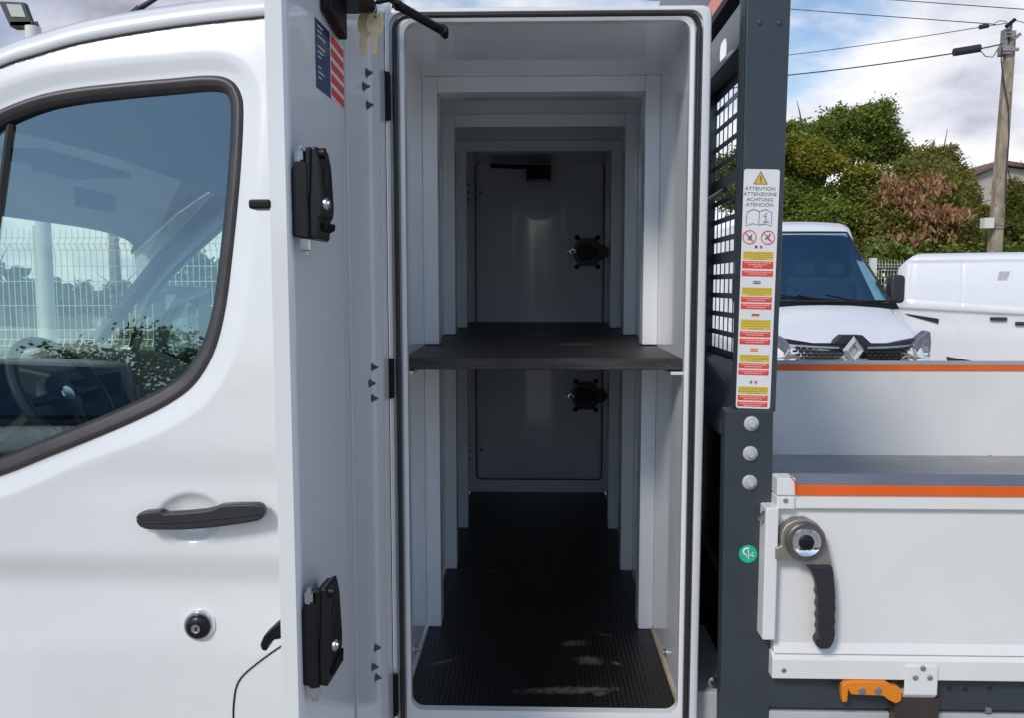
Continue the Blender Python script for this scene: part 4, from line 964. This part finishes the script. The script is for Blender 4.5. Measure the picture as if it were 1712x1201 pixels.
# windscreen
q = MB(); g = []
for i in range(13):
    u = -1+2*i/12
    for j in range(7):
        t = j/6; hw = .80+(.54-.80)*t; y = .93+(1.70-.93)*t-.012+.06*u*u*(1-.3*t); z = 1.475+(2.335-1.475)*t+.012; 
        g.append((u*hw, y-.02, z))
q.add(g, [(i*7+j, (i+1)*7+j, (i+1)*7+j+1, i*7+j+1) for i in range(12) for j in range(6)], 'vanscreen'); ws = q.build('windscreen', van, angle=80)
q = MB()
b = [g[i*7] for i in range(13)]; tp = [g[i*7+6] for i in range(12, -1, -1)]
loop = b+[g[12*7+j] for j in range(1, 6)]+tp+[g[j] for j in range(5, 0, -1)]
q.tube([(x, y-.004, z) for x, y, z in loop], .014, 'rubber', 6, True); q.build('screen_seal', ws)
for s in (-1, 1):
    q = MB(); q.tube([(.05*s+.25, .90, 1.475), (.05*s-.2, .92, 1.52), (.05*s-.45 if s < 0 else -.3, .95, 1.555)], .010, 'black', 6); q.tube([(.75, .93, 1.46), (.3, .90, 1.50), (.02, .91, 1.56)], .010, 'black', 6) if s > 0 else None
    q.build('wiper', van)
q = MB(); q.prism([(-.86, .84, 1.40), (.86, .84, 1.40), (.84, .90, 1.472), (-.84, .90, 1.472)], (0, .04, -.01), 'black'); q.build('scuttle', van)
# mirrors
for s in (-1, 1):
    q = MB(); q.box((s*.93-.10, 1.02, 1.46), (s*.93+.08, 1.2, 1.80), 'vandark'); mo = q.build('door_mirror', van, .05, seg=3)
    q = MB(); q.prism([(s*.80, .90, 1.32), (s*.86, 1.0, 1.32), (s*.76, 1.25, 1.72), (s*.72, 1.1, 1.72)], (0, .06, 0), 'vandark'); q.build('pillar_trim', van)
# grille with mesh of dark slats, chrome wings
q = MB()
zt_g = .985+.10; 
gp = [(-.76, 1.06), (-.72, 1.095), (-.40, 1.045), (-.20, 1.045), (-.10, 1.135), (.10, 1.135), (.20, 1.045), (.40, 1.045), (.72, 1.095), (.76, 1.06), (.74, .84), (.60, .74), (-.60, .74), (-.74, .84)]
fy = lambda x: .02+.14*(abs(x)/.8)**2.4
vv = [(x, fy(x)-.03, z) for x, z in gp]; q.prism(vv, (0, .16, 0), 'vandark'); gr = q.build('grille', van)
q = MB()
for r_ in range(6):
    z = .80+.036*r_; off = (r_ % 2)*.03
    x = -.62+off
    while x < .60:
        if abs(x+.025) > .13: q.box((x, fy(x)-.045, z), (x+.048, fy(x)-.02, z+.024), 'rubber')
        x += .062
tag(q.build('grille_mesh', gr), None, None, kind='stuff')
for s in (-1, 1):
    q = MB(); q.tube([(s*.15, -.015, 1.0), (s*.35, fy(.35)-.04, 1.005), (s*.55, fy(.55)-.045, 1.015), (s*.66, fy(.66)-.05, 1.03)], [.014, .016, .015, .006], 'chrome', 8); q.build('chrome_wing', gr)
    # headlamp
    hp_ = [(.66, 1.03), (.72, 1.10), (.86, 1.18), (.91, 1.16), (.93, 1.04), (.92, .90), (.86, .80), (.78, .80), (.68, .93)]
    q = MB(); q.prism([(s*x, fy(x)-.085+.22*max(0, x-.72), z) for x, z in hp_], (0, .14, 0), 'headlamp'); hl = q.build('headlight', van, .012)
    q = MB(); q.tube([(s*x*1.0, fy(x)-.095+.22*max(0, x-.72), z) for x, z in ((.67, .98), (.71, .90), (.78, .875), (.86, .89), (.90, .94))], .012, 'lampglass', 6)
    q.lathe((s*.80, fy(.8)-.075, .96), (0, -1, 0), [(0, .06), (.01, .055), (.004, .03)], 'chrome', 20); q.build('lamp_reflector', hl)
    q = MB(); q.tube([(s*(.62-.08*math.cos(R(a))), fy(.6)-.05, .84+.07*math.sin(R(a))) for a in range(0, 181, 20)], .018, 'cast', 6); q.build('fog_lamp_rim', van)
q = MB(); zc_ = 1.0-.02
outer = [(0, .158), (.118, 0), (0, -.158), (-.118, 0)]; inner = [(0, .066), (.046, 0), (0, -.066), (-.046, 0)]; mid = [(0, .112), (.082, 0), (0, -.112), (-.082, 0)]
zc_ = .972; vv = [(x, -.03, zc_+z) for x, z in outer]+[(x, -.085, zc_+z) for x, z in mid]+[(x, -.05, zc_+z) for x, z in inner]
q.add(vv, [(i, (i+1) % 4, (i+1) % 4+4, i+4) for i in range(4)]+[(i+4, (i+1) % 4+4, (i+1) % 4+8, i+8) for i in range(4)]+[(3, 2, 1, 0)], 'badge'); q.build('diamond_badge', gr, smooth=False)
q = MB(); q.prism([(-.85, .0, .70), (.85, .0, .70), (.85, .04, .32), (-.85, .04, .32)], (0, .2, 0), 'vandark'); q.build('bumper', van, .05)
wheels(van, [(-1.0, 1.0, 1), (1.0, 1.0, -1), (-1.0, 4.4, 1), (1.0, 4.4, -1)])
# dim things inside the van seen in the screen: wheel
q = MB(); q.tube([Vector((-.38+.19*math.cos(t), 1.18+.05*math.sin(t), 1.5+.18*math.sin(t))) for t in [2*math.pi*i/28 for i in range(28)]], .014, 'black', 8, True); q.build('steering_wheel', van)

# --- van two, side on
V2Y = 11.4
v2x = W(1497, 480, V2Y).x
van2 = thing('parked_van', 'long white panel van side on beyond the load bed, plain windowless flank', 'van', (v2x, V2Y, 0))
A2 = R(22); van2.rotation_euler = (0, 0, -A2)
def flank(x, z):      # depth of the flank below the van origin, towards +Y
    y = 0.0
    if z > 1.35: y += .15*((z-1.35)/.8)**1.6
    crease = 1.385-.050*x
    y += .035*(1-sstep(crease-.05, crease+.0, z)) - .020*(1-sstep(crease-.45, crease-.05, z))
    # pressed blank window panel
    if .06 < x < 3.2:
        xa = sstep(.10+.0*z, .16+.0*z, x-.08*max(0, (1.75-z)))*(1-sstep(2.9, 2.96, x)); za = sstep(1.45-.07*x, 1.50-.07*x, z)*(1-sstep(1.98, 2.03, z)); y += .016*xa*za
    for sx in (.82, 1.78, 2.95): y += .010*math.exp(-((x-sx)/.008)**2) if z < 1.98 else 0
    if x < .25: y += .16*((.25-x)/.25)**2.4
    if x > 4.4: y += .5*(x-4.4)**2
    return y
q = MB(); Xs = np.concatenate([np.linspace(0, .3, 24), np.arange(.31, 5.0, .014)]); Zs = np.concatenate([np.arange(.25, 2.04, .016), np.linspace(2.045, 2.12, 8)])
vv = []
for x in Xs:
    for z in Zs:
        y = flank(x, z)
        z = min(z, 2.12-.20*max(0, 1-x/.32)**2.2)
        if z > 2.03: y += .10*((z-2.03)/.09)**3
        sh = 0
        lean = -.03*max(0, (z-1.4))*(1 if x < .3 else 0)
        vv.append((x+ (.06*((z-1.2)/.9)**2 if z > 1.2 else 0)*max(0, 1-x/.6), y, z))
nz_ = len(Zs); q.add(vv, [(i*nz_+j, (i+1)*nz_+j, (i+1)*nz_+j+1, i*nz_+j+1) for i in range(len(Xs)-1) for j in range(nz_-1)], 'vanwhite')
q.build('side_panel', van2, angle=60)
q = MB(); q.box((.36, .36, 2.05), (4.3, 1.75, 2.125), 'vanwhite'); q.build('roof', van2, .03, seg=4)
q = MB(); q.box((.30, .28, .25), (4.7, 1.95, 2.06), 'vanwhite'); q.build('body', van2, .08, seg=3)
def P2(px, py, off=0):
    rot = Matrix.Rotation(A2, 3, 'Z'); o = rot @ (CAM-Vector((v2x, V2Y, 0))); d = rot @ ray(px, py); yl = 0
    for _ in range(6): p = o+d*((yl-o.y)/d.y); yl = flank(p.x, p.z)
    return Vector((p.x, yl-off, p.z))
q = MB(); a, b = P2(1513, 527), P2(1569, 536); q.prism([(a.x, a.y-.03, a.z+.028), (b.x, b.y-.03, b.z+.030), (b.x, b.y-.03, b.z-.034), (a.x+.06, a.y-.03, a.z-.008)], (0, .07, 0), 'rubber'); q.build('door_rail', van2, .003)
for (x, y, s) in ((1669, 531, 1), (1711, 539, 1)):
    c = P2(x, y); q = MB(); q.box((c.x-.10, c.y-.05, c.z-.035), (c.x+.10, c.y-.015, c.z+.012), 'vandark'); hd = q.build('door_handle', van2, .014, seg=3)
    q = MB(); q.lathe((c.x, c.y+.008, c.z+.01), (0, -1, 0), [(0, .075), (.012, .065), (.006, .05)], 'vanwhite', 24); q.build('handle_cup', hd)
a = P2(1675, 464); q = MB(); q.prism([(a.x-.06, a.y-.008, a.z-.085), (a.x+.045, a.y-.008, a.z-.085), (a.x+.085, a.y-.006, a.z+.085), (a.x-.03, a.y-.006, a.z+.085)], (0, .012, 0), 'plug'); q.build('grey_sticker', van2)
q = MB(); a = P2(1582, 596); b = P2(1637, 606); q.prism([(a.x, a.y-.008, a.z), (b.x, b.y-.008, b.z), (b.x, b.y-.008, b.z-.3), (a.x+.06, a.y-.008, a.z-.28)], (0, .03, 0), 'rubber'); q.build('side_moulding', van2)
for (x, y) in ((.95, .0), (3.9, .0)):
    q = MB(); q.lathe((x, -.005, .33), (0, 1, 0), [(0, .17), (0, .30), (.03, .33), (.2, .33), (.22, .3)], 'tyre', 28); q.build('wheel', van2)

# =================================================================== FENCES
def fence(name, label, pts_x, Y, ztop, group='white mesh fences round the lot', postw=.10, slope=0):
    f_ = thing(name, label, 'fence', (pts_x[0], Y, 0), group)
    h_ = ztop-.05
    for i, x in enumerate(pts_x):
        q = MB(); q.box((x-pts_x[0]-postw/2, -postw/2, 0), (x-pts_x[0]+postw/2, postw/2, ztop+.03), 'fence'); q.build('post', f_, .004)
    for a, b in zip(pts_x[:-1], pts_x[1:]):
        q = MB(); x = a+.05
        folds = [.25*ztop, .55*ztop, ztop-.12]
        def zy(z):
            for fz in folds:
                if abs(z-fz) < .05: return -.035*(1-abs(z-fz)/.05)
            return 0
        zs_ = sorted(set([.05, ztop]+[fz+d for fz in folds for d in (-.05, 0, .05)]))
        while x < b-.03:
            q.tube([(x-pts_x[0], zy(z), z) for z in zs_], .0032, 'fence', 4); x += .05
        z = .1
        zz = [.05, .3, .5, .8, 1.0, 1.3, 1.5, 1.7, ztop-.3]+[fz+d for fz in folds for d in (-.05, 0, .05)]
        for z in zz: q.tube([(a-pts_x[0], zy(z), z), (b-pts_x[0], zy(z), z)], .0040, 'fence', 4)
        q.build('wire_panel', f_, smooth=False)
    return f_
FY = 13.6
x0 = W(1459, 450, FY).x
fence('mesh_fence', 'white welded mesh fence between the vans and the trees', [x0+2.5*k for k in range(-3, 5)], FY, W(1459, 434, FY).z)
FL = 6.6
x0 = W(73, 450, FL).x
fence('mesh_fence', 'white welded mesh fence seen through the cab windows', [x0+2.1*k for k in range(-4, 2)], FL, W(73, 383, FL).z)

# =================================================================== POLES AND WIRES
PY = 16.0
pole = thing('utility_pole', 'weathered leaning concrete utility pole behind the white vans', 'utility pole', (W(1662, 420, PY).x, PY, 0))
pb, pt_ = W(1663, 420, PY)-pole.location, W(1690, 52, PY)-pole.location
base = pb+(pb-pt_)*((pb.z)/(pt_.z-pb.z))
q = MB(); K = 14
pts = [base.lerp(pt_, i/K) for i in range(K+1)]
vv = []
for i, p in enumerate(pts):
    w2 = .125-.048*i/K; d2 = w2*.8; j = random.uniform(-.004, .004)
    vv += [(p.x-w2+j, p.y-d2*.8, p.z), (p.x-w2*.7, p.y-d2, p.z), (p.x+w2*.7+j, p.y-d2, p.z), (p.x+w2, p.y-d2*.8, p.z), (p.x+w2, p.y+d2, p.z), (p.x-w2, p.y+d2, p.z)]
q.add(vv, [(i*6+k, i*6+(k+1) % 6, (i+1)*6+(k+1) % 6, (i+1)*6+k) for i in range(K) for k in range(6)]+[(5, 4, 3, 2, 1, 0), tuple(K*6+k for k in range(6))], 'concrete'); q.build('post', pole)
def pl_(px, py, dy=-.15): return W(px, py, PY+dy)-pole.location
q = MB(); a = pl_(1688, 76); q.box((a.x-.09, -.12, a.z-.14), (a.x+.09, .10, a.z+.02), 'zinc'); q.box((a.x-.05, -.11, a.z+.02), (a.x-.015, .09, a.z+.34), 'zinc'); q.box((a.x+.035, -.10, a.z-.02), (a.x+.065, .06, a.z+.44), 'zinc')
q.box((a.x-.17, -.14, a.z-.09), (a.x+.19, -.11, a.z-.03), 'zinc'); q.box((a.x-.03, -.13, a.z+.16), (a.x+.05, -.09, a.z+.20), 'zinc'); q.build('bracket', pole, .006)
q = MB(); q.cyl(pl_(1682, 44), pl_(1697, 32), .035, 'blackgloss', 8); q.cyl(pl_(1694, 66), pl_(1706, 56), .03, 'steel', 8)
for yy in (48, 54, 60): q.lathe(pl_(1686, yy), (1, 0, 0), [(-.04, .022), (.04, .022)], 'cast', 10)
q.build('insulators', pole)
q = MB(); q.tube([pl_(1675, 78), pl_(1674, 100), pl_(1677, 130), pl_(1686, 180), pl_(1687, 230), pl_(1682, 290), pl_(1680, 340)], .012, 'wire', 6); q.tube([pl_(1672, 75), pl_(1660, 95), pl_(1648, 94), pl_(1637, 82)], .009, 'wire', 6)
q.tube([pl_(1663, 38), pl_(1672, 34), pl_(1684, 36)], .007, 'wire', 5); q.tube([pl_(1698, 34), pl_(1708, 36), pl_(1725, 44)], .007, 'wire', 5); q.build('cable', pole)
q = MB(); a = pl_(1650, 373, -.1); q.box((a.x-.09, a.y-.1, a.z-.10), (a.x+.09, a.y+.08, a.z+.10), 'fence'); q.box((a.x, a.y-.06, a.z-.05), (a.x+.42, a.y-.03, a.z-.035), 'steel'); q.build('junction_box', pole, .01)

LPY = 30.
lp_ = W(188, 350, LPY)
lpole = thing('utility_pole', 'slim utility pole with crossarm seen through the cab windows', 'utility pole', (lp_.x, LPY, 0))
q = MB(); q.tube([(0, 0, 0), (0, 0, lp_.z)], [.24, .16], 'concrete', 10); q.build('post', lpole)
q = MB(); q.box((-.7, -.08, lp_.z-.22), (.5, .08, lp_.z-.10), 'cast'); q.cyl((-1.3, 0, lp_.z-.2), (-.7, 0, lp_.z-.17), .08, 'wire'); q.cyl((-.3, 0, lp_.z+.05), (.2, 0, lp_.z+.05), .08, 'wire'); q.build('crossarm', lpole)
def wire(name, label, p_list, r, sag=.0, parts_=None):
    P_ = []
    for a, b in zip(p_list[:-1], p_list[1:]):
        for k in range(16):
            t = k/16; p = a.lerp(b, t); p.z -= sag*4*t*(1-t)*(b-a).length/20; P_.append(p)
    P_.append(p_list[-1]); q = MB(); q.tube(P_, r, 'wire', 5)
    if parts_: parts_(q)
    o = q.build(name); tag(o, label, 'cable', 'overhead wires between the poles'); return o
L0 = Vector((lp_.x, LPY, lp_.z))
def sl(px0, py0, px1, py1, r=.018):
    return lambda q: q.cyl(W(px0, py0, PY-.1), W(px1, py1, PY-.1), r, 'wire', 10)
wire('overhead_wire', 'overhead wire reaching the pole top with a short black clamp', [pl_(1684, 38)+pole.location, W(1650, 43, PY-.1), W(1322, 91, 19), L0+Vector((0, 0, .3))], .008, .12, sl(1638, 45, 1652, 42, .045))
wire('overhead_wire', 'overhead cable ending in a long black sleeve left of the pole', [pl_(1676, 73)+pole.location, W(1617, 85, PY-.1), W(1320, 125, 19), L0-Vector((0, 0, .2))], .013, .14, sl(1595, 87, 1638, 80, .075))
wire('overhead_wire', 'faint overhead wire sloping down to the pole top from upper left', [W(1664, 40, PY), W(1500, 28, 17.5), W(1325, 15, 20), W(1000, -6, 26)], .009)
wire('overhead_wire', 'highest overhead wire crossing the top right corner', [W(1800, 22, PY), W(1712, 15, PY), W(1490, -1, 18), W(1000, -40, 24)], .009)
# floodlight on its post beyond the cab
FLY = 6.1
fp = thing('floodlight_post', 'square floodlight on a pale post rising above the cab roof', 'floodlight', (W(56, 60, FLY).x, FLY, 0))
q = MB(); zt_ = W(52, 40, FLY).z; q.tube([(0, 0, 0), (0, 0, zt_-.02)], .055, 'fence', 14); q.build('post', fp)
Q = lambda px, py, dy=0: W(px, py, FLY+dy)-fp.location
q = MB(); q.prism([Q(-3, 1), Q(40, 3), Q(56, 46), Q(16, 43)], (0, .05, 0), 'olive'); q.box(tuple(Q(16, 44)), tuple(Q(54, 34)+Vector((0, .09, 0))), 'olive'); lamp = q.build('lamp_housing', fp, .006)
q = MB(); q.prism([Q(10, 6, -.006), Q(35, 7, -.006), Q(43, 28, -.006), Q(19, 27, -.006)], (0, .004, 0), 'lampglass'); q.build('lamp_lens', lamp)
q = MB(); q.tube([Q(38, 45), Q(48, 52), Q(56, 56)], .006, 'wire'); q.tube([Q(55, 38), Q(62, 36), Q(65, 44), Q(62, 56)], .006, 'wire'); q.tube([Q(46, 44), Q(48, 62)], .02, 'cast'); q.build('lamp_bracket', fp)

# =================================================================== HOUSE
HY = 36
hs = thing('house', 'pale rendered house with shallow gable behind the pole', 'house', (W(1632, 300, HY).x, HY, 0))
hl_ = lambda px, py: W(px, py, HY)-hs.location
q = MB(); a, b, c, d = hl_(1632, 294), hl_(1668, 277), hl_(1712, 283), hl_(1830, 300)
q.prism([Vector((a.x, 0, 0)), a, b, c, d, Vector((d.x, 0, 0))], (0, 8, 0), 'plaster'); q.build('wall', hs, smooth=False)
q = MB(); q.prism([a+Vector((-.25, -.3, -.02)), b+Vector((0, -.3, .04)), c+Vector((0, -.3, .04)), d+Vector((.2, -.3, 0)), d+Vector((.2, -.3, .16)), c+Vector((0, -.3, .20)), b+Vector((0, -.3, .22)), a+Vector((-.25, -.3, .12))], (0, 8.6, 0), 'tile'); q.build('roof', hs, smooth=False)
q = MB(); a = hl_(1700, 340); q.box((a.x, -.03, a.z-1.2), (a.x+1.1, .05, a.z), 'vanglass'); w__ = q.build('window', hs); q = MB(); q.box((a.x-.08, -.08, a.z-1.28), (a.x+1.18, .0, a.z-1.2), 'fence'); q.build('sill', w__)

# =================================================================== TREES
def leaves(name, par, lobes, nclump, per, size, mt, origin, aspect=1.6, droop=0, clr=.2, shell=.55, cam_bias=True):
    V = []; C_ = []
    wts = np.array([l[3]*l[5] for l in lobes]); wts = wts/wts.sum()
    for _ in range(nclump):
        l = lobes[rng.choice(len(lobes), p=wts)]
        d = rng.normal(size=3); d /= np.linalg.norm(d)
        if cam_bias and d[1] > .35: d[1] = -d[1]
        r = rng.uniform(shell, 1.0)**.6 * rng.uniform(.9, 1.08)
        C_.append((l[0]+d[0]*l[3]*r, l[1]+d[1]*l[4]*r, l[2]+d[2]*l[5]*r))
    C_ = np.array(C_); N_ = nclump*per
    rad = clr*rng.uniform(.5, 1.3, nclump)
    P_ = np.repeat(C_, per, 0)+rng.normal(size=(N_, 3))*np.repeat(rad, per)[:, None]*np.array([.55, .55, .42])
    t = rng.normal(size=(N_, 3)); t[:, 2] = t[:, 2]*.6-droop; t /= np.linalg.norm(t, axis=1)[:, None]
    b = np.cross(t, rng.normal(size=(N_, 3))); b /= np.linalg.norm(b, axis=1)[:, None]
    s = size*rng.uniform(.6, 1.4, N_)[:, None]
    verts = np.stack([P_-t*s*aspect*.5, P_+b*s*.42, P_+t*s*aspect*.5, P_-b*s*.42], 1).reshape(-1, 3)-np.array(origin)
    me = bpy.data.meshes.new(name); me.vertices.add(len(verts)); me.vertices.foreach_set('co', verts.ravel())
    me.loops.add(N_*4); me.loops.foreach_set('vertex_index', np.arange(N_*4)); me.polygons.add(N_); me.polygons.foreach_set('loop_start', np.arange(N_)*4)
    me.update(calc_edges=True); me.materials.append(M[mt]); o = link(name, me, par); return o
def lobe(px, py, Y, rx, rz, ry=None):     # ellipse in pixels
    p = W(px, py, Y); k = Y/F; return (p.x, p.y, p.z, rx*k, (ry or rx*k*.7), rz*k)
def trunk(par, org, tips, base_r=.16, fork=1.6, mt='trunk', start=None):
    q = MB(); o = Vector(org); f_ = Vector((0, 0, fork))
    q.tube([Vector((0, 0, -.05)), Vector((.02, 0, fork*.5)), f_], [base_r*1.2, base_r, base_r*.85], mt, 10); tk = q.build('trunk', par)
    q = MB()
    for tp in tips:
        tp = Vector(tp)-o; mid_ = f_.lerp(tp, .5)+Vector((random.uniform(-.25, .25), random.uniform(-.2, .2), random.uniform(0, .35)))
        pts = smooth_path([f_*.95, mid_, tp], 4); n_ = len(pts); q.tube(pts, [base_r*.55*(1-i/n_)+.008 for i in range(n_)], mt, 6)
        for k in range(5):
            st_ = pts[random.randint(2, n_-1)]; e_ = st_+Vector((random.uniform(-.8, .8), random.uniform(-.6, .4), random.uniform(-.1, .7)))
            q.tube([st_, st_.lerp(e_, .5)+Vector((0, 0, random.uniform(-.1, .15))), e_], [.025, .015, .005], mt, 5)
    q.build('limbs', tk)
def sub(lb, n=9):
    o = []
    for l in lb:
        o.append((l[0], l[1], l[2], l[3]*.7, l[4]*.7, l[5]*.7))
        for _ in range(n):
            d = rng.normal(size=3); d[1] = -abs(d[1]); d /= np.linalg.norm(d); k = rng.uniform(.26, .44)
            o.append((l[0]+d[0]*l[3]*.74, l[1]+d[1]*l[4]*.74, l[2]+d[2]*l[5]*.74, l[3]*k, l[4]*k, l[5]*k*.8))
    return o
def tree(name, label, Y, lobes_px, nclump, per, size, mt, **k):
    lb0 = [lobe(*l) for l in lobes_px]; lb_ = sub(lb0); bx = sum(l[0] for l in lb_)/len(lb_)
    t_o = thing(name, label, 'tree', (bx, Y+.3, 0), k.pop('group', 'trees behind the fence')); org = (bx, Y+.3, 0)
    fork = k.pop('fork', 1.6); extra = k.pop('extra', None)
    trunk(t_o, org, [(l[0], l[1]-l[4]*.4, l[2]+l[5]*.5) for l in lb0]+[(l[0], l[1], l[2]) for l in lb_[::5]], fork=fork)
    leaves('crown', t_o, lb_, nclump, per, size, mt, org, **k)
    if extra:
        for (lpx, nc, pr, sz, m2) in extra: leaves('crown', t_o, [lobe(*l) for l in lpx], nc, pr, sz, m2, org)
    return t_o
tree('leafy_tree', 'tall green tree with a yellowing patch, directly right of the dark headboard post', 20,
     [(1335, 252, 20, 62, 60), (1400, 235, 20, 38, 52), (1450, 215, 20.4, 44, 48), (1475, 245, 20.5, 30, 30), (1330, 350, 19.6, 75, 72), (1410, 345, 19.2, 62, 60), (1250, 300, 20, 60, 60), (1395, 390, 19, 90, 50)], 1900, 80, .055, 'leaf_green',
     extra=[([(1360, 262, 19.0, 26, 24), (1322, 240, 19.1, 14, 12), (1385, 275, 18.9, 20, 12), (1440, 292, 18.8, 30, 14)], 110, 80, .055, 'leaf_yellow')], clr=.20)
tree('leafy_tree', 'rounded olive green tree standing behind the brown-leaved one', 21.5,
     [(1565, 300, 21.5, 58, 62), (1600, 330, 21.5, 42, 62), (1530, 300, 21.5, 40, 48), (1600, 400, 21, 60, 50), (1640, 400, 21, 40, 50)], 800, 80, .055, 'leaf_olive', clr=.20)
tree('brown_leaved_tree', 'tree hung with dry rust brown leaves between two green trees', 18.2,
     [(1540, 340, 18.2, 66, 50), (1560, 375, 18.0, 50, 40), (1500, 320, 18.2, 38, 34), (1510, 390, 18.2, 50, 34)], 900, 8, .060, 'leaf_brown', clr=.13, aspect=2.6, droop=1.8, shell=.05,
     extra=[([(1525, 345, 18.5, 82, 78), (1570, 395, 18.4, 70, 42), (1490, 395, 18.4, 60, 50)], 330, 70, .055, 'leaf_olive')])
tree('conifer', 'yellowish conifer at the right edge behind the pole', 19, [(1690, 345, 19, 26, 40), (1705, 390, 18.8, 45, 50), (1680, 400, 18.8, 40, 40), (1730, 350, 19, 30, 50), (1760, 390, 19, 40, 50)], 380, 80, .055, 'leaf_conifer', droop=.6, clr=.22)
# far hedge as one mass
hg = tag(leaves('hedge', None, [lobe(1300+60*i, 445, 17, 50, 42) for i in range(-4, 10)], 320, 60, .075, 'leaf_green', (0, 0, 0)), 'dark green hedge running along behind the white mesh fence', 'hedge', kind='stuff')
# trees beyond the cab, seen through its windows
for (lab, l_, Y_) in (('dark green tree seen low through the windscreen behind the steering wheel', [(10, 470, 24, 60, 46), (60, 490, 24, 60, 30), (-60, 470, 24, 60, 50)], 24),
                      ('low green tree seen through the windscreen beside the slim pole', [(130, 500, 27, 60, 26), (200, 500, 27, 60, 26), (260, 505, 27, 50, 22)], 27),
                      ('small dark tree seen through the far cab window beside the mirror', [(330, 450, 25, 22, 34), (310, 480, 25, 40, 25), (380, 470, 25, 40, 30)], 25)):
    tree('leafy_tree', lab, Y_, l_, 110, 50, .12, 'leaf_green', group='trees seen through the cab', fork=1.2)

# =================================================================== BEHIND THE CAMERA: what the cab window mirrors
car = thing('parked_van', 'dark grey van mirrored in the lower part of the cab window', 'van', (-4.4, -3.2, 0))
car.rotation_euler = (0, 0, R(150)); car.scale = (1, 1, 1)
secs = [(.05, .70, .30, .80, .90, .70), (.15, .86, .26, .88, 1.0, .78), (.5, .95, .25, .98, 1.15, .76), (.95, .98, .25, 1.05, 1.30, .76), (1.6, .98, .25, 1.15, 1.85, .70), (1.85, .98, .25, 1.15, 1.98, .74), (2.2, .98, .25, 1.15, 2.03, .78), (4.9, .96, .25, 1.15, 2.02, .78), (5.1, .92, .3, 1.1, 1.95, .74)]
q = loft(interp_secs(secs, 3), 'greycar'); q.build('body', car, angle=50)
q = MB(); q.prism([(-.72, .96, 1.34), (.72, .96, 1.34), (.64, 1.60, 1.88), (-.64, 1.60, 1.88)], (0, -.03, .03), 'vanglass'); q.build('windscreen', car)
for s in (-1, 1):
    q = MB(); q.prism([(s*1.0, 1.55, 1.15), (s*1.0, 2.5, 1.12), (s*.86, 2.5, 1.75), (s*.86, 1.85, 1.75)], (s*.01, 0, 0), 'vanglass'); q.build('side_window', car)
    q = MB(); q.prism([(s*.60, .04, .78), (s*.88, .2, .82), (s*.86, .3, .98), (s*.62, .10, .90)], (0, -.05, 0), 'label'); q.build('headlight', car)
    q = MB(); q.box((s*1.08-.1, 1.35, 1.15), (s*1.08+.1, 1.45, 1.5), 'vandark'); q.build('door_mirror', car, .04)
wheels(car, [(-.95, .9, 1), (.95, .9, -1), (-.95, 4.0, 1), (.95, 4.0, -1)], .33)
hg2 = tag(leaves('hedge', None, [(-34+4*i, -34, 2.4, 3.2, 1.2, 2.6+1.2*math.sin(i*2.1)) for i in range(17)], 2600, 50, .16, 'leaf_green', (0, 0, 0), cam_bias=False, clr=.9), 'dark hedge mirrored in the cab window above the dark grey van', 'hedge', kind='stuff')
bpy.context.view_layer.update()
